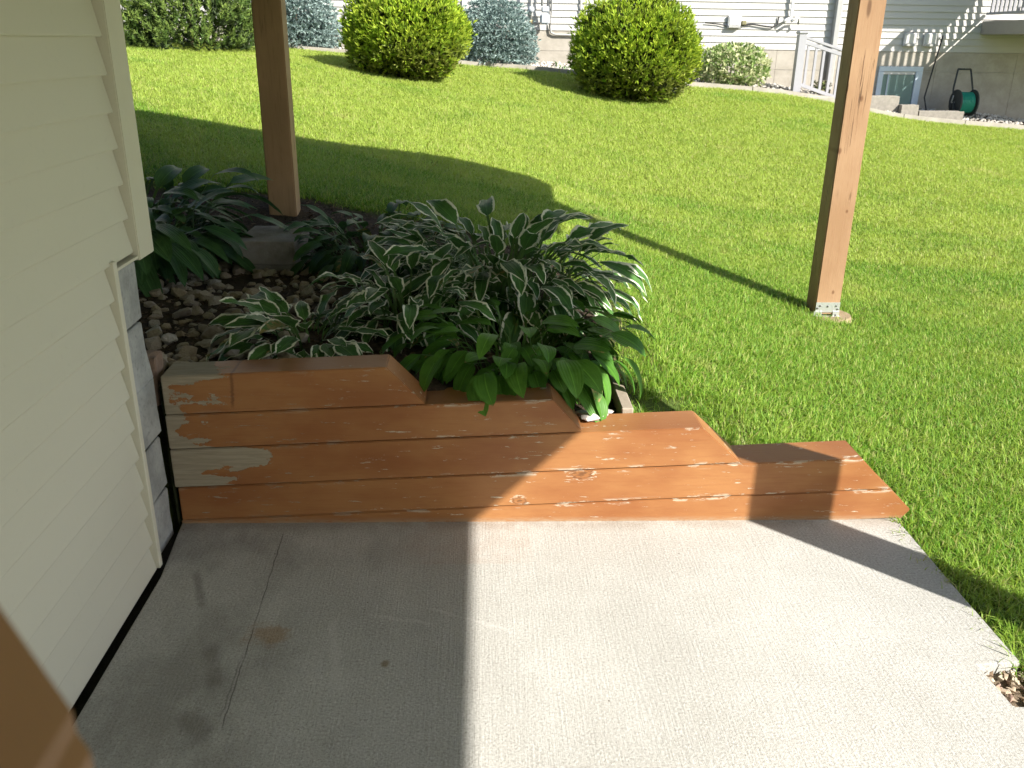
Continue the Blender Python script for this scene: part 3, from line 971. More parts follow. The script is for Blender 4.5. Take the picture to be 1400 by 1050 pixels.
# ------------------------------------------------------------------ lawn grass: instanced tufts on the lawn surface
tuft_col = bpy.data.collections.new('grass_tufts')
def blade_tuft(name, nb, hgt, spread, wid, seed):
    rg = random.Random(seed)
    V, F, UV = [], [], []
    for i in range(nb):
        az = rg.uniform(0, 6.283); lean = rg.uniform(.12, 1.35)
        bx, by = rg.gauss(0, spread), rg.gauss(0, spread)
        h = hgt * rg.uniform(.55, 1.15); w = wid * rg.uniform(.7, 1.25)
        dx, dy = math.cos(az), math.sin(az); sx, sy = -dy, dx
        uu = rg.random()
        b = len(V)
        for (f, ww) in ((0, 1.0), (.5, .9), (1.0, 0.0)):
            out = h * lean * f * f
            z = h * f * (1 - .28 * lean * f)
            if ww:
                V.append((bx + dx * out - sx * w * ww / 2, by + dy * out - sy * w * ww / 2, z - .004))
                V.append((bx + dx * out + sx * w * ww / 2, by + dy * out + sy * w * ww / 2, z - .004))
                UV += [(uu, f)] * 2
            else:
                V.append((bx + dx * out, by + dy * out, z - .004)); UV.append((uu, f))
        F += [(b, b + 1, b + 3, b + 2), (b + 2, b + 3, b + 4)]
    me = np_mesh(name, V, F, False)
    uvl = me.uv_layers.new(name='UVMap')
    li = np.zeros(len(me.loops), dtype=np.int32)
    me.loops.foreach_get('vertex_index', li)
    uvl.data.foreach_set('uv', np.array(UV, dtype=np.float32)[li].ravel())
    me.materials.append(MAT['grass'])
    o = bpy.data.objects.new(name, me)
    tuft_col.objects.link(o)
for k in range(5):
    blade_tuft('grass_tuft', 24, .042, .028, .0036, 50 + k)
patch_col = bpy.data.collections.new('grass_patches')
TILE = .25
def blade_patch(name, nb, hgt, wid, seed):
    rg = np.random.default_rng(seed)
    az = rg.uniform(0, 6.283, nb); lean = rg.uniform(.12, 1.45, nb)
    bx = rg.uniform(-TILE / 2, TILE / 2, nb); by = rg.uniform(-TILE / 2, TILE / 2, nb)
    h = hgt * rg.uniform(.5, 1.2, nb); w = wid * rg.uniform(.7, 1.3, nb); uu = rg.random(nb)
    dx, dy = np.cos(az), np.sin(az)
    V = np.zeros((nb, 5, 3)); UV = np.zeros((nb, 5, 2)); UV[:, :, 0] = uu[:, None]
    for i, (f, sg) in enumerate(((0, -1), (0, 1), (.5, -.9), (.5, .9), (1, 0))):
        out = h * lean * f * f
        V[:, i, 0] = bx + dx * out - dy * w * sg / 2
        V[:, i, 1] = by + dy * out + dx * w * sg / 2
        V[:, i, 2] = h * f * (1 - .30 * lean * f) - .004
        UV[:, i, 1] = f
    b = np.arange(nb) * 5
    F = [q for k in b for q in ((k, k + 1, k + 3, k + 2), (k + 2, k + 3, k + 4))]
    me = np_mesh(name, V.reshape(-1, 3), F, False)
    uvl = me.uv_layers.new(name='UVMap')
    li = np.zeros(len(me.loops), dtype=np.int32)
    me.loops.foreach_get('vertex_index', li)
    uvl.data.foreach_set('uv', UV.reshape(-1, 2).astype(np.float32)[li].ravel())
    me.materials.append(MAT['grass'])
    patch_col.objects.link(bpy.data.objects.new(name, me))
for k in range(5):
    blade_patch('grass_patch_a%d' % k, 1500, .046, .0040, 150 + k)
for k in range(5):
    blade_patch('grass_patch_b%d' % k, 900, .050, .0052, 170 + k)

lx = np.unique(np.round(np.concatenate([np.arange(-7.5, -2, .3), np.arange(-2, 4.2, .05), np.arange(4.2, 10.5, .3)]), 4))
ly = np.unique(np.round(np.concatenate([np.arange(.4, 5.5, .05), np.arange(5.5, 12.72, .15), [12.72]]), 4))
def lawn_ok(x, y):
    if x < 1.396 and y < 2.67:
        return False
    if x < -1.0 and y < 5.0:
        return False
    if y < 2.0 and x > 4.0:
        return False
    return float(bed_mask(x, y)) < .5
lm, LX, LY = grid_mesh('lawn', lx, ly, lawn_ok, .002, False)
# whole square patches where the lawn is clear, small tufts along its borders
def lawn_ok_arr(x, y):
    bad = ((x < 1.396) & (y < 2.67)) | ((x < -1.0) & (y < 5.0)) | ((y < 2.0) & (x > 4.0)) | (y > 12.72)
    for cx, cy, cr in ((2.05, 4.92, .20), (.68, 2.92, .22)):
        bad |= (x - cx) ** 2 + (y - cy) ** 2 < cr ** 2
    return ~bad & (bed_mask(x, y) < .5)
tx = np.arange(-7.5, 9.5, TILE) + TILE / 2; ty = np.arange(.4, 12.9, TILE) + TILE / 2
TX, TY = [q.ravel() for q in np.meshgrid(tx, ty)]
okt = np.ones(len(TX), bool)
for a_ in np.linspace(-.55, .55, 5):
    for b_ in np.linspace(-.55, .55, 5):
        okt &= lawn_ok_arr(TX + a_ * TILE, TY + b_ * TILE)
# keep the part of the lawn the view can reach
okt &= (np.abs(TX - .04 * TY) < 1.6 + .72 * TY)
TX, TY = TX[okt], TY[okt]
tile_set = set((round(float(a_), 3), round(float(b_), 3)) for a_, b_ in zip(TX, TY))
e_ = .1
sxs = (gz(TX + e_, TY) - gz(TX - e_, TY)) / (2 * e_); sys_ = (gz(TX, TY + e_) - gz(TX, TY - e_)) / (2 * e_)
TZ = gz(TX, TY)
rots, idxs = [], []
for a_, b_, sx_, sy_ in zip(TX, TY, sxs, sys_):
    nrm = Vector((-sx_, -sy_, 1)).normalized()
    q = Vector((0, 0, 1)).rotation_difference(nrm).to_matrix() @ Matrix.Rotation(random.randrange(4) * math.pi / 2, 3, 'Z')
    rots.append(tuple(q.to_euler()))
    idxs.append(random.randrange(5) + (5 if math.hypot(a_, b_) > 6.5 else 0))
# border mesh: the lawn cells no patch covers
co = np.empty(len(lm.vertices) * 3); lm.vertices.foreach_get('co', co); co = co.reshape(-1, 3)
Fb = []
for pl in lm.polygons:
    c3 = co[list(pl.vertices)].mean(0)
    cell = (round(float(math.floor((c3[0] + 7.5) / TILE) * TILE - 7.5 + TILE / 2), 3), round(float(math.floor((c3[1] - .4) / TILE) * TILE + .4 + TILE / 2), 3))
    if cell not in tile_set and abs(c3[0] - .04 * c3[1]) < 1.6 + .72 * c3[1]:
        Fb.append(tuple(pl.vertices))
bd = np.full(len(co), 750.0)
dd = np.hypot(co[:, 0], co[:, 1]); bd *= np.clip(4.5 / np.maximum(dd, 3), .3, 1.2)
for cx, cy, cr, am in ((2.05, 4.90, .15, .93), (.68, 2.92, .16, .8)):
    bd *= 1 - am * np.exp(-(((co[:, 0] - cx) ** 2 + (co[:, 1] - cy) ** 2) / cr ** 2) ** 2)
nb0 = len(co)
# one mesh: border faces followed by loose patch points
allV = np.vstack([co, np.c_[TX, TY, TZ]])
lm2 = np_mesh('lawn_grass', allV, Fb)
ispt = np.r_[np.zeros(nb0), np.ones(len(TX))]
lm2.attributes.new('dens', 'FLOAT', 'POINT').data.foreach_set('value', np.r_[bd, np.zeros(len(TX))].astype(np.float32))
lm2.attributes.new('patch', 'FLOAT', 'POINT').data.foreach_set('value', ispt.astype(np.float32))
lm2.attributes.new('pick', 'INT', 'POINT').data.foreach_set('value', np.r_[np.zeros(nb0), np.array(idxs)].astype(np.int32))
lm2.attributes.new('turn', 'FLOAT_VECTOR', 'POINT').data.foreach_set('vector', np.vstack([np.zeros((nb0, 3)), np.array(rots)]).astype(np.float32).ravel())
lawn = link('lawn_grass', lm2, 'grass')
kind(lawn, 'stuff')
lawn['label'] = 'short sunlit green lawn rising towards the far house'
ng = bpy.data.node_groups.new('grass_scatter', 'GeometryNodeTree')
ng.interface.new_socket('Geometry', in_out='INPUT', socket_type='NodeSocketGeometry')
ng.interface.new_socket('Geometry', in_out='OUTPUT', socket_type='NodeSocketGeometry')
N = ng.nodes; L = ng.links
gi, go = N.new('NodeGroupInput'), N.new('NodeGroupOutput')
def named(nm, ty):
    q = N.new('GeometryNodeInputNamedAttribute'); q.data_type = ty; q.inputs[0].default_value = nm
    return [k for k in q.outputs if k.enabled][0]
def colinfo(c_):
    q = N.new('GeometryNodeCollectionInfo'); q.inputs['Collection'].default_value = c_
    q.inputs['Separate Children'].default_value = True; q.inputs['Reset Children'].default_value = True
    return q.outputs[0]
dp = N.new('GeometryNodeDistributePointsOnFaces')
ip = N.new('GeometryNodeInstanceOnPoints'); ip.inputs['Pick Instance'].default_value = True
rv = N.new('FunctionNodeRandomValue'); rv.data_type = 'FLOAT_VECTOR'
rv.inputs[0].default_value = (-.14, -.14, 0); rv.inputs[1].default_value = (.14, .14, 6.283)
rs = N.new('FunctionNodeRandomValue'); rs.data_type = 'FLOAT'
rs.inputs[2].default_value = .7; rs.inputs[3].default_value = 1.25; rs.inputs['Seed'].default_value = 3
L.new(gi.outputs[0], dp.inputs['Mesh']); L.new(named('dens', 'FLOAT'), dp.inputs['Density'])
L.new(dp.outputs['Points'], ip.inputs['Points']); L.new(colinfo(tuft_col), ip.inputs['Instance'])
L.new(rv.outputs[0], ip.inputs['Rotation']); L.new(rs.outputs[1], ip.inputs['Scale'])
ip2 = N.new('GeometryNodeInstanceOnPoints'); ip2.inputs['Pick Instance'].default_value = True
m2p = N.new('GeometryNodeMeshToPoints')
cmp_ = N.new('FunctionNodeCompare'); cmp_.data_type = 'FLOAT'; cmp_.operation = 'GREATER_THAN'; cmp_.inputs[1].default_value = .5
L.new(named('patch', 'FLOAT'), cmp_.inputs[0])
L.new(gi.outputs[0], m2p.inputs['Mesh']); L.new(cmp_.outputs[0], m2p.inputs['Selection'])
L.new(m2p.outputs[0], ip2.inputs['Points']); L.new(colinfo(patch_col), ip2.inputs['Instance'])
L.new(named('pick', 'INT'), ip2.inputs['Instance Index']); L.new(named('turn', 'FLOAT_VECTOR'), ip2.inputs['Rotation'])
jg = N.new('GeometryNodeJoinGeometry')
L.new(ip.outputs[0], jg.inputs[0]); L.new(ip2.outputs[0], jg.inputs[0])
L.new(jg.outputs[0], go.inputs[0])
md = lawn.modifiers.new('grass', 'NODES'); md.node_group = ng

# ------------------------------------------------------------------ shrubs at the top of the lawn
def tint_mesh(name, V, F, C, mat):
    me = np_mesh(name, V, F, False)
    a = me.color_attributes.new('tint', 'FLOAT_COLOR', 'POINT')
    a.data.foreach_set('color', np.c_[C, np.ones(len(C))].astype(np.float32).ravel())
    me.materials.append(MAT[mat])
    return me

def sprays(name, P, D, length, width, cols, rg, mat, blades=3, splay=.5):
    """small tapered blades: P positions, D growth directions, cols colour per spray."""
    V, F, C = [], [], []
    for q, d, c in zip(P, D, cols):
        d = d / np.linalg.norm(d)
        for b in range(blades):
            e = d + rg.normal(0, splay, 3); e /= np.linalg.norm(e)
            s = np.cross(e, rg.normal(0, 1, 3)); s /= np.linalg.norm(s) + 1e-9
            l = length * rg.uniform(.6, 1.3); w = width * rg.uniform(.7, 1.3)
            k = len(V)
            V += [q - s * w * .25, q + s * w * .25, q + e * l * .55 + s * w * .5, q + e * l, q + e * l * .55 - s * w * .5]
            F.append((k, k + 1, k + 2, k + 3, k + 4))
            cc = c * rg.uniform(.8, 1.2)
            C += [cc] * 5
    return tint_mesh(name, V, F, np.array(C), mat)

def globe_points(n, rx, rz, zc, rg, depth=.25, low=-1.0):
    u = rg.normal(0, 1, (n * 2, 3)); u /= np.linalg.norm(u, axis=1)[:, None]
    u = u[u[:, 2] > low][:n]
    lump = 1 + .06 * np.sin(5 * u[:, 0] + 2) * np.cos(4 * u[:, 2]) + .05 * np.sin(9 * u[:, 1] + 4 * u[:, 2]) + .05 * np.sin(13 * u[:, 0] - 7 * u[:, 2]) * np.sin(11 * u[:, 1])
    lump = lump + .10 * (rg.random(len(u)) < .035)
    rr = lump * (1 - depth * rg.random(len(u)) ** 2)
    P = u * rr[:, None] * np.array([rx, rx, rz]) + np.array([0, 0, zc])
    return P, u

def trunk(parent, h, r, nb=5, rg=random):
    bm = bmesh.new()
    o = tube('trunk', [(0, 0, -.08), (.01, .0, h * .5), (0, .01, h)], [r, r * .8, r * .5], 'bark', parent)
    return o

def arborvitae(loc, rx, rz, label, seed):
    rg = np.random.default_rng(seed)
    t = thing('globe_shrub', label, 'shrub', loc, 'clipped globe shrubs on the lawn')
    zc = rz * .93
    P, u = globe_points(8500, rx, rz, zc, rg, .22)
    keep = P[:, 2] > .03
    P, u = P[keep], u[keep]
    D = u * .75 + np.array([0, 0, .8])
    g = rg.random(len(P))[:, None]
    cl = np.sin(P[:, 0:1] * 7 + seed) * np.sin(P[:, 1:2] * 8) * np.sin(P[:, 2:3] * 9 + 1) * .5 + .5
    col = (1 - g) * np.array([.17, .29, .02]) + g * np.array([.42, .52, .045])
    col = col * (.72 + .5 * cl)
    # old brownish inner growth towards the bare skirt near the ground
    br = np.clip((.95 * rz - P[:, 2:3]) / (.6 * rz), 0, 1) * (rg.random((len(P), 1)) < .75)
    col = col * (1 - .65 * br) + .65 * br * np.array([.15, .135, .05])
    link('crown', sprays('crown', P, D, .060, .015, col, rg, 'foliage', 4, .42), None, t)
    # inner twigs so the crown is not hollow
    Pi = P[::3] * np.array([.7, .7, .8]) + np.array([0, 0, .12])
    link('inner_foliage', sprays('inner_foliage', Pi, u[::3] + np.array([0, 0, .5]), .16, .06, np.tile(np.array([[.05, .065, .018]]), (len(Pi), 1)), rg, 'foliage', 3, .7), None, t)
    trunk(t, rz * 1.1, .05)
    return t
arborvitae((-.86, 11.0, gh(-.86, 11.0) - .02), .70, .53, 'clipped yellow green globe shrub between the two blue spruces', 1)
arborvitae((1.92, 11.55, gh(1.92, 11.55) - .02), .77, .61, 'clipped yellow green globe shrub nearest the white railing', 2)

def spruce(loc, rx, rz, label, seed):
    rg = np.random.default_rng(seed)
    t = thing('blue_spruce', label, 'shrub', loc, 'low blue spruces against the far house')
    P, u = globe_points(5200, rx, rz, rz * .55, rg, .45, -.6)
    P[:, 2] = np.round(P[:, 2] / .075) * .075 + rg.normal(0, .014, len(P)) - .10 * np.hypot(P[:, 0], P[:, 1]) / rx
    keep = P[:, 2] > .0
    P, u = P[keep], u[keep]
    D = u * np.array([1, 1, .2]) + np.array([0, 0, .12])
    g = rg.random(len(P))[:, None]
    col = (1 - g) * np.array([.13, .19, .18]) + g * np.array([.38, .49, .46])
    link('crown', sprays('crown', P, D, .052, .015, col, rg, 'needle', 5, .55), None, t)
    trunk(t, rz * 1.2, .04)
    return t
spruce((-2.55, 13.2, gh(-2.55, 13.1)), .58, .56, 'low blue spruce just right of the weathered post', 5)
spruce((.20, 13.22, gh(.20, 13.1)), .56, .58, 'low blue spruce beside the gas meter', 6)

def pine(loc, rx, rz, label, seed):
    rg = np.random.default_rng(seed)
    t = thing('pine_shrub', label, 'shrub', loc)
    V, F, C = [], [], []
    P, u = globe_points(1300, rx, rz, rz * .35, rg, .38, -.5)
    keep = P[:, 2] > .02
    P, u = P[keep], u[keep]
    for q, d in zip(P, u):
        ax = d * np.array([.6, .6, .3]) + np.array([0, 0, .75]) + rg.normal(0, .2, 3); ax /= np.linalg.norm(ax)
        ln = rg.uniform(.10, .20)
        g = rg.random()
        base = (1 - g) * np.array([.085, .155, .035]) + g * np.array([.21, .29, .06])
        for k in range(34):
            s = rg.random()
            o = q + ax * ln * s
            e = rg.normal(0, 1, 3); e -= ax * (e @ ax); e /= np.linalg.norm(e) + 1e-9
            e = e * .8 + ax * .75; e /= np.linalg.norm(e)
            sd = np.cross(e, rg.normal(0, 1, 3)); sd /= np.linalg.norm(sd) + 1e-9
            l = rg.uniform(.035, .06)
            i = len(V)
            V += [o - sd * .005, o + sd * .005, o + e * l]
            F.append((i, i + 1, i + 2))
            cc = base * rg.uniform(.75, 1.25)
            C += [cc] * 3
        # pale new candle at the tip
        if d[2] > .1 and rg.random() < .5:
            i = len(V); sd = np.array([.006, 0, 0])
            V += [q + ax * ln - sd, q + ax * ln + sd, q + ax * (ln + rg.uniform(.04, .09))]
            F.append((i, i + 1, i + 2)); C += [np.array([.24, .25, .10])] * 3
    link('crown', tint_mesh('crown', V, F, np.array(C), 'needle'), None, t)
    Pi = P * np.array([.8, .8, .85])
    link('inner_foliage', sprays('inner_foliage', Pi, u + np.array([0, 0, .5]), .12, .03, np.tile(np.array([[.04, .065, .02]]), (len(Pi), 1)), rg, 'needle', 3, .7), None, t)
    trunk(t, rz, .04)
    return t
pine((-3.45, 11.45, gh(-3.45, 11.3) - .02), .86, .80, 'broad dark green pine shrub with upright needles beside the house trim', 8)

def leafy(loc, rx, rz, label, seed):
    rg = np.random.default_rng(seed)
    t = thing('leafy_shrub', label, 'shrub', loc)
    P, u = globe_points(1500, rx, rz, rz * .85, rg, .4)
    keep = P[:, 2] > .02
    P, u = P[keep], u[keep]
    g = (rg.random(len(P))[:, None] < .5)
    col = np.where(g, np.array([.24, .34, .11]), np.array([.62, .64, .38])) * rg.uniform(.75, 1.2, (len(P), 1))
    link('crown', sprays('crown', P, u + np.array([0, 0, .4]), .06, .024, col, rg, 'foliage', 4, .8), None, t)
    for k in range(4):
        a = k * 1.6
        tube('stem', [(0, 0, -.05), (.12 * math.cos(a), .12 * math.sin(a), rz * .8)], [.012, .006], 'bark', t)
    return t
leafy((3.60, 13.15, gh(3.6, 13.1) - .01), .48, .30, 'rounded pale variegated shrub left of the white railing', 9)

small_leaves = leaf_set('hosta_vari', .12, .030, .07, .3, .1, 9)
LS['small'] = small_leaves
hosta((1.13, 13.10, gh(1.13, 13.05)), 34, 'small', 'small pale hosta at the far house between globe shrub and spruce', 1.15, 41, group='hostas in the far bed')
for k, (hx, hl) in enumerate(((-2.2, 'tiny pale plants under the left blue spruce by the edging'), (-1.75, 'tiny pale plants behind the left globe shrub by the edging'))):
    hosta((hx, 12.95, gh(hx, 12.95)), 16, 'small', hl, .62, 43 + k, group='hostas in the far bed')

# ------------------------------------------------------------------ far bed: edging, gravel
edge_xy = [(-7.0, 12.78), (-2.63, 12.78), (-1.58, 12.78), (-.16, 12.78), (.69, 12.78), (1.39, 12.78), (2.81, 12.78), (4.38, 12.78), (4.96, 12.78), (5.56, 12.78), (6.6, 12.78), (7.78, 12.78), (10, 12.78)]
def strip_mesh(name, x0, x1, y0, y1, top, bot, n):
    V, F = [], []
    xs_ = np.linspace(x0, x1, n)
    z_ = gz(xs_, np.full(n, .5 * (y0 + y1)))
    for xx, zz in zip(xs_, z_):
        V += [(xx, y0, zz + bot), (xx, y0, zz + top), (xx, y1, zz + top), (xx, y1, zz + bot)]
    for i in range(n - 1):
        a = 4 * i
        for k in range(3):
            F.append((a + k, a + 4 + k, a + 5 + k, a + 1 + k))
    F += [(0, 1, 2, 3), (4 * n - 4, 4 * n - 1, 4 * n - 2, 4 * n - 3)]
    return np_mesh(name, V, F)
ed = thing('concrete_edging', 'pale concrete mowing strip between the lawn and the far bed', 'edging', (1.5, 12.78, 1.0))
einv = Matrix.Translation((-1.5, -12.78, -1.0))
xe = -7.0
while xe < 9.8:
    L_ = .9 if not (3.7 < xe < 4.7) else 1.3
    child(link('kerb_piece', strip_mesh('kerb_piece', xe, xe + L_ - .012, 12.73, 12.86, .055, -.1, 4), 'found'), ed, einv)
    xe += L_
# pebbles of the far bed: too small to pick apart
V, F = [], []
rg = np.random.default_rng(5)
gx = rg.uniform(-6.5, 9.0, 5200); gy = rg.uniform(12.87, 13.76, 5200); gzz = gz(gx, gy)
for a, b, c_ in zip(gx, gy, gzz):
    s = rg.uniform(.014, .032); i = len(V)
    q = np.array([a, b, c_ + s * .3])
    for d in ((1, 0, 0), (-1, 0, 0), (0, 1, 0), (0, -1, 0), (0, 0, .8), (0, 0, -.6)):
        V.append(q + np.array(d) * s * rg.uniform(.7, 1.3))
    for f in ((0, 2, 4), (2, 1, 4), (1, 3, 4), (3, 0, 4)):
        F.append([i + k for k in f])
kind(link('gravel', np_mesh('gravel', V, F), 'gravel'), 'stuff')

# ------------------------------------------------------------------ far house
FY = 13.8
fh = thing('white_house', 'far house with off white siding above a pale concrete foundation', 'house', (1.5, FY, 1.0))
finv = Matrix.Translation((-1.5, -FY, -1.0))
def fpart(o, parent=None):
    return child(o, fh, finv) if parent is None else o
fpart(box('wall', -9, 12, FY + .03, FY + .3, -.3, 6.0, 'far_siding'))
def far_lap(z0):
    return [(FY + .032, z0), (FY, z0), (FY - .001, z0 + .004), (FY + .016, z0 + LAP + .004), (FY + .032, z0 + LAP + .004)]
cache = {}
for side, x0, x1, zb in ((0, -9.0, 1.95, 1.63), (1, 1.952, 12.0, 1.41)):
    k = 0
    while zb + k * LAP < 5.6:
        if side not in cache:
            o = prism('siding_board', far_lap(zb), 'x', x0, x1, 'far_siding')
            cache[side] = o.data; bpy.data.objects.remove(o)
        b = link('siding_board', cache[side], None)
        b.location.z = k * LAP
        fpart(b)
        k += 1
# foundation in panels with fine joints
fx = -9.0
while fx < 12:
    x1 = min(fx + 1.22, 12)
    top = 1.622 if fx < 1.8 else 1.402
    z_ = -.6
    rows = (top - .26, top) if True else ()
    zlo = -.6
    for zt_ in (top - .27, top):
        fpart(box('foundation_panel', fx + .002, x1 - .002, FY + .006, FY + .028, zlo + .002, zt_ - .002, 'found'))
        zlo = zt_
    fx = x1
fpart(box('corner_trim', -.255, -.175, FY - .02, FY - .003, 1.64, 5.6, 'far_trim', bev=.003))
fpart(box('downspout', .09, .16, FY - .075, FY - .005, 1.55, 5.6, 'far_trim', bev=.01))
fpart(box('downspout', 5.19, 5.28, FY - .10, FY - .02, .85, 5.6, 'grey_pipe', bev=.012))
# basement window
wx0, wx1, wz0, wz1 = 5.99, 6.66, .52, 1.20
win = box('window', wx0, wx1, FY - .03, FY + .004, wz1 - .07, wz1, 'pale_blue', bev=.004)
fpart(win)
def sub(o, parent):
    o.parent = parent
    o.matrix_parent_inverse = parent.matrix_parent_inverse.copy() if parent.matrix_parent_inverse else Matrix.Identity(4)
    o.matrix_parent_inverse = Matrix.Identity(4)
    return o
for n_, a_ in (('frame_side', (wx0, wx0 + .075)), ('frame_side', (wx1 - .10, wx1))):
    sub(box(n_, a_[0], a_[1], FY - .03, FY + .004, wz0, wz1 - .072, 'pale_blue', bev=.004), win)
sub(box('sash', wx0 + .078, wx1 - .103, FY - .012, FY + .003, wz1 - .11, wz1 - .073, 'white_paint'), win)
sub(box('mullion', wx0 + .155, wx0 + .175, FY - .012, FY + .003, wz0, wz1 - .112, 'pale_blue'), win)
sub(box('pane', wx0 + .078, wx0 + .153, FY - .004, FY + .002, wz0, wz1 - .113, 'glass'), win)
sub(box('pane', wx0 + .178, wx1 - .104, FY - .004, FY + .002, wz0, wz1 - .113, 'glass'), win)
# two square vents beside it and the meter box further left
def vent(x0, z0, w, h):
    b = box('wall_vent', x0, x0 + w, FY - .05, FY - .002, z0, z0 + h, 'white_paint', bev=.006)
    fpart(b)
    sub(box('vent_flap', x0 + .02, x0 + w - .02, FY - .058, FY - .051, z0 + .045, z0 + h - .015, 'far_trim'), b)
    sub(box('vent_louvre', x0 + .01, x0 + w - .01, FY - .075, FY - .0515, z0 + .005, z0 + .035, 'grey_pipe'), b)
vent(6.29, 1.485, .19, .185); vent(6.59, 1.485, .18, .185); vent(3.63, 1.70, .19, .17)
# cables and conduits
fpart(tube('cable', [(3.30, FY - .02, 1.765), (3.5, FY - .02, 1.75), (3.64, FY - .03, 1.725)], .008, 'dark_cable'))
fpart(tube('cable', [(3.84, FY - .02, 1.74), (4.0, FY - .025, 1.755), (4.18, FY - .03, 1.73), (4.30, FY - .03, 1.72), (4.37, FY - .02, 1.76), (4.38, FY - .015, 1.86)], .011, 'dark_cable'))
fpart(box('cable_clamp', 3.83, 3.90, FY - .06, FY - .004, 1.74, 1.80, 'pot', bev=.01))
fpart(tube('conduit', [(4.56, FY - .05, 5.5), (4.55, FY - .05, 1.86), (4.50, FY - .06, 1.83), (4.44, FY - .09, 1.80)], .022, 'white_paint'))
fpart(tube('conduit', [(4.65, FY - .09, 1.76), (4.66, FY - .10, 1.84), (4.61, FY - .12, 1.85), (4.53, FY - .13, 1.80)], .02, 'white_paint'))
fpart(tube('conduit', [(1.045, FY - .03, 5.5), (1.04, FY - .03, 1.90), (1.02, FY - .03, 1.68), (1.04, FY - .03, 1.60), (1.10, FY - .03, 1.575), (1.95, FY - .03, 1.565)], .014, 'grey_pipe'))
fpart(tube('cable', [(1.455, FY - .02, 5.5), (1.46, FY - .02, 1.80), (1.49, FY - .02, 1.765), (1.54, FY - .02, 1.75)], .011, 'grey_pipe'))
# unseen panel added above the frame to cast shade on the far wall
fpart(box('shadow_panel', 7.05, 8.42, FY - 1.52, FY - .01, 3.20, 3.32, 'shade_taupe'))
# balcony on the right
bal = box('balcony', 7.43, 11.0, FY - 1.75, FY - .01, 1.66, 1.845, 'shade_taupe', bev=.005)
fpart(bal)
for q in (7.47, 9.2):
    sub(box('balcony_post', q - .035, q + .055, FY - 1.74, FY - 1.65, 1.847, 2.84, 'shade_taupe'), bal)
sub(box('bottom_rail', 7.53, 10.9, FY - 1.715, FY - 1.675, 1.93, 1.965, 'shade_taupe'), bal)
sub(box('top_rail', 7.53, 10.9, FY - 1.73, FY - 1.66, 2.78, 2.83, 'shade_taupe'), bal)
sub(box('bottom_rail', 7.46, 7.50, FY - 1.645, FY - .02, 1.93, 1.965, 'rail_paint'), bal)
sub(box('top_rail', 7.445, 7.515, FY - 1.645, FY - .02, 2.78, 2.83, 'rail_paint'), bal)
bme = box('baluster', -.018, .018, -.018, .018, 0, .812, 'rail_paint')
bmesh_data = bme.data; bpy.data.objects.remove(bme)
for k in range(22):
    o = link('baluster', bmesh_data, None); o.location = (7.62 + k * .115, FY - 1.695, 1.966); sub(o, bal)
for k in range(14):
    o = link('baluster', bmesh_data, None); o.location = (7.48, FY - .12 - k * .113, 1.966); sub(o, bal)
# white boxes added to stand in for sunlit stripes on the balcony
sub(box('sunlit_stripe_box', 7.60, 7.98, FY - 1.60, FY - 1.30, 1.847, 1.92, 'white_paint', bev=.01), bal)
sub(box('sunlit_stripe_box', 8.06, 8.6, FY - 1.60, FY - 1.30, 1.847, 1.93, 'white_paint', bev=.01), bal)

# ------------------------------------------------------------------ gas meter
gmt = thing('gas_meter', 'grey gas meter with pipes on the far house above the spruce', 'gas meter', (.93, FY - .16, 1.7))
ginv = Matrix.Translation((-.93, -(FY - .16), -1.7))
for o in (box('meter_body', .868, 1.008, FY - .24, FY - .10, 1.705, 1.86, 'grey_metal', bev=.022, seg=2),
          box('meter_head', .885, .992, FY - .24, FY - .12, 1.868, 1.945, 'grey_metal', bev=.012),
          tube('pipe', [(.893, FY - .17, 1.95), (.893, FY - .17, 2.3), (.86, FY - .17, 2.34), (.75, FY - .17, 2.34)], .018, 'grey_pipe'),
          tube('pipe', [(.975, FY - .17, 1.95), (.975, FY - .17, 2.4), (.975, FY - .02, 2.42)], .018, 'grey_pipe'),
          tube('riser_pipe', [(.735, FY - .17, 1.1), (.735, FY - .17, 1.72)], .017, 'grey_pipe'),
          tube('riser_pipe', [(.735, FY - .17, 1.76), (.735, FY - .17, 2.34)], .017, 'grey_pipe'),
          tube('valve', [(.735, FY - .17, 1.715), (.735, FY - .17, 1.765)], .024, 'brass'),
          tube('regulator', [(.735, FY - .24, 1.90), (.735, FY - .10, 1.90)], .045, 'grey_metal', n=12),
          tube('bracket', [(.76, FY - .17, 1.66), (.85, FY - .17, 1.69)], .009, 'grey_pipe')):
    child(o, gmt, ginv)

# ------------------------------------------------------------------ stair railing
sr = thing('stair_railing', 'white stair railing with square newel descending behind the sunlit post', 'railing', (4.5, 13.0, .84))
sinv = Matrix.Translation((-4.5, -13.0, -.84))
def srp(o):
    return child(o, sr, sinv)
srp(box('newel_post', 4.435, 4.545, 12.95, 13.06, .86, 1.62, 'rail_paint', bev=.004))
srp(box('post_cap', 4.42, 4.56, 12.935, 13.075, 1.622, 1.66, 'rail_paint', bev=.012))
srp(box('post_skirt', 4.415, 4.565, 12.93, 13.08, .815, .855, 'rail_paint', bev=.008))
def slanted(name, x0, x1, za, zb, h, yd):
    return srp(prism(name, [(x0, za - h / 2), (x1, zb - h / 2), (x1, zb + h / 2), (x0, za + h / 2)], 'y', 13.0 - yd, 13.0 + yd, 'rail_paint', bev=.003))
slanted('top_rail', 4.548, 5.30, 1.575, 1.360, .035, .035)
slanted('under_rail', 4.548, 5.30, 1.515, 1.300, .05, .022)
slanted('bottom_rail', 4.548, 5.30, 0.955, 0.719, .05, .022)
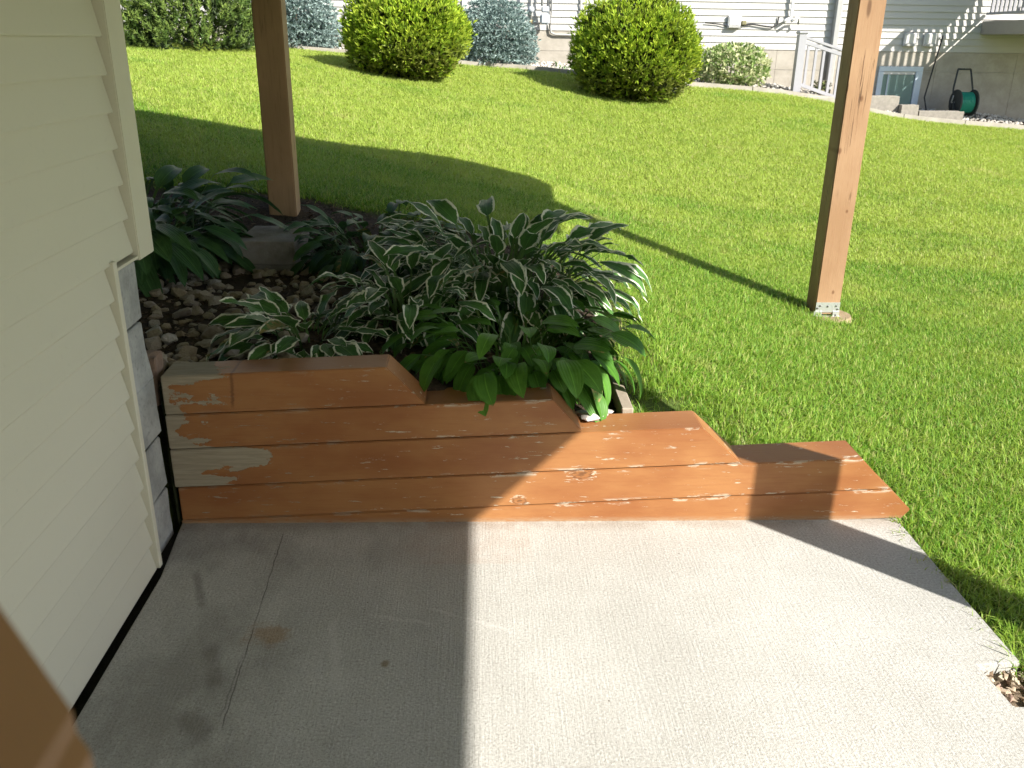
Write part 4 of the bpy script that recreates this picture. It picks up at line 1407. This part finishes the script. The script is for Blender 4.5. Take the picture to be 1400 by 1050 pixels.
for k in range(6):
    xk = 4.60 + k * .115
    zt = 1.49 - .2862 * (xk - 4.548); zb_ = .98 - .3134 * (xk - 4.548)
    srp(box('baluster', xk - .017, xk + .017, 12.985, 13.015, zb_, zt, 'rail_paint'))
srp(box('newel_post', 5.302, 5.40, 12.95, 13.05, .5, 1.42, 'rail_paint', bev=.004))
# steps and landing
stp = thing('garden_steps', 'pale concrete landing and steps below the white railing', 'steps', (4.6, 12.9, .7))
stinv = Matrix.Translation((-4.6, -12.9, -.7))
child(box('landing', 3.86, 4.93, 12.66, 13.20, .45, .815, 'found', bev=.008), stp, stinv)
child(box('step', 4.935, 5.30, 12.95, 13.6, .3, .66, 'found', bev=.008), stp, stinv)
pot = thing('flower_pot', 'olive square pot of pale flowers behind the white railing', 'pot', (4.98, 13.35, .66))
prism('pot_body', [(-.09, 0), (.09, 0), (.115, .22), (-.115, .22)], 'y', -.1, .1, 'pot', pot, bev=.006)
rgp = np.random.default_rng(3)
Pp = np.c_[rgp.uniform(-.11, .11, 160), rgp.uniform(-.1, .1, 160), rgp.uniform(.2, .33, 160)]
link('flowers', sprays('flowers', Pp, rgp.normal(0, 1, (160, 3)) + np.array([0, 0, 1]), .04, .02, np.where(rgp.random((160, 1)) < .5, np.array([.6, .55, .4]), np.array([.2, .25, .09])), rgp, 'foliage', 2, .6), None, pot)

# ------------------------------------------------------------------ window-well blocks, hose reel
wb = (((5.62, 6.05, .70, .81), 'long dark topped stone block left of the basement window'), ((5.58, 5.74, .60, .69), 'small stone block beside the post at the far bed'),
      ((6.06, 6.31, .52, .70), 'pale square stone block under the basement window'), ((6.33, 6.98, .46, .62), 'long pale stone block left of the hose reel'), ((6.92, 7.03, .40, .50), 'small stone block at the foot of the hose reel'))
for (x0, x1, z0, z1), lab in wb:
    o = rough_block('stone_block', x0, x1, 12.98, 13.16, z0 - .25, z1, 'wellblock', .006)
    o.location.y = .1 if x0 < 5.7 else 0
    tag(o, lab, 'stone block', 'blocks round the window well')

hr = thing('hose_reel', 'dark hose reel cart wound with green hose against the shaded far wall', 'hose reel', (7.15, 13.35, .42))
V, F = [], []
def lathe_x(name, prof, mat, parent, n=20):
    bm = bmesh.new(); rings = []
    for (x_, r_) in prof:
        rings.append([bm.verts.new((x_, r_ * math.cos(2 * math.pi * k / n), r_ * math.sin(2 * math.pi * k / n))) for k in range(n)])
    for i in range(len(rings) - 1):
        for k in range(n):
            bm.faces.new((rings[i][k], rings[i][(k + 1) % n], rings[i + 1][(k + 1) % n], rings[i + 1][k]))
    bm.faces.new(rings[0]); bm.faces.new(rings[-1][::-1])
    bmesh.ops.recalc_face_normals(bm, faces=bm.faces)
    return link(name, from_bm(name, bm, False), mat, parent)
prof = []
for k in range(9):
    xk = -.085 + k * .0215
    prof += [(xk - .0105, .135), (xk - .005, .150), (xk + .005, .150), (xk + .0105, .136)]
o = lathe_x('wound_hose', prof, 'hose', hr); o.location.z = .30
for sx in (-.125, .125):
    o = lathe_x('side_disc', [(sx - .008, .185), (sx + .008, .185)], 'reel', hr); o.location.z = .30
for sx in (-.16, .16):
    tube('frame_leg', [(sx, .12, 0), (sx, .03, .25), (sx * .9, .10, .50), (sx * .6, .16, .76)], .013, 'reel', hr)
    tube('frame_leg', [(sx, -.16, 0), (sx, .0, .30)], .013, 'reel', hr)
    o = lathe_x('wheel', [(sx - .02, .07), (sx + .02, .07)], 'reel', hr); o.location = (0, .14, .07)
tube('handle', [(-.096, .16, .76), (.096, .16, .76)], .014, 'reel', hr)
tube('crank', [(-.14, 0, .30), (-.19, 0, .30), (-.19, -.03, .40)], .01, 'grey_pipe', hr)
tube('loose_hose', [(-.1, .12, .18), (-.25, .1, .02), (-.42, .15, .02), (-.46, .30, .35), (-.33, .40, .95), (-.28, .42, 1.22)], .011, 'dark_cable', hr)

# ------------------------------------------------------------------ out-of-focus newel post beside the camera
nw = thing('newel_post', 'blurred brown square post with a pointed top, close in the bottom left corner', 'post', (-.158, .145, 0))
prism('shaft', [(-.05, .024), (.056, .024), (.056, 1.302), (.003, 1.442), (-.05, 1.302)], 'y', -.045, .045, 'brown_paint', nw, bev=.007)
link('foot_plate', from_bm('foot_plate', (lambda b: (box_into(b, -.065, .065, -.06, .06, 0.001, .022), b)[-1])(bmesh.new())), 'brown_paint', nw)
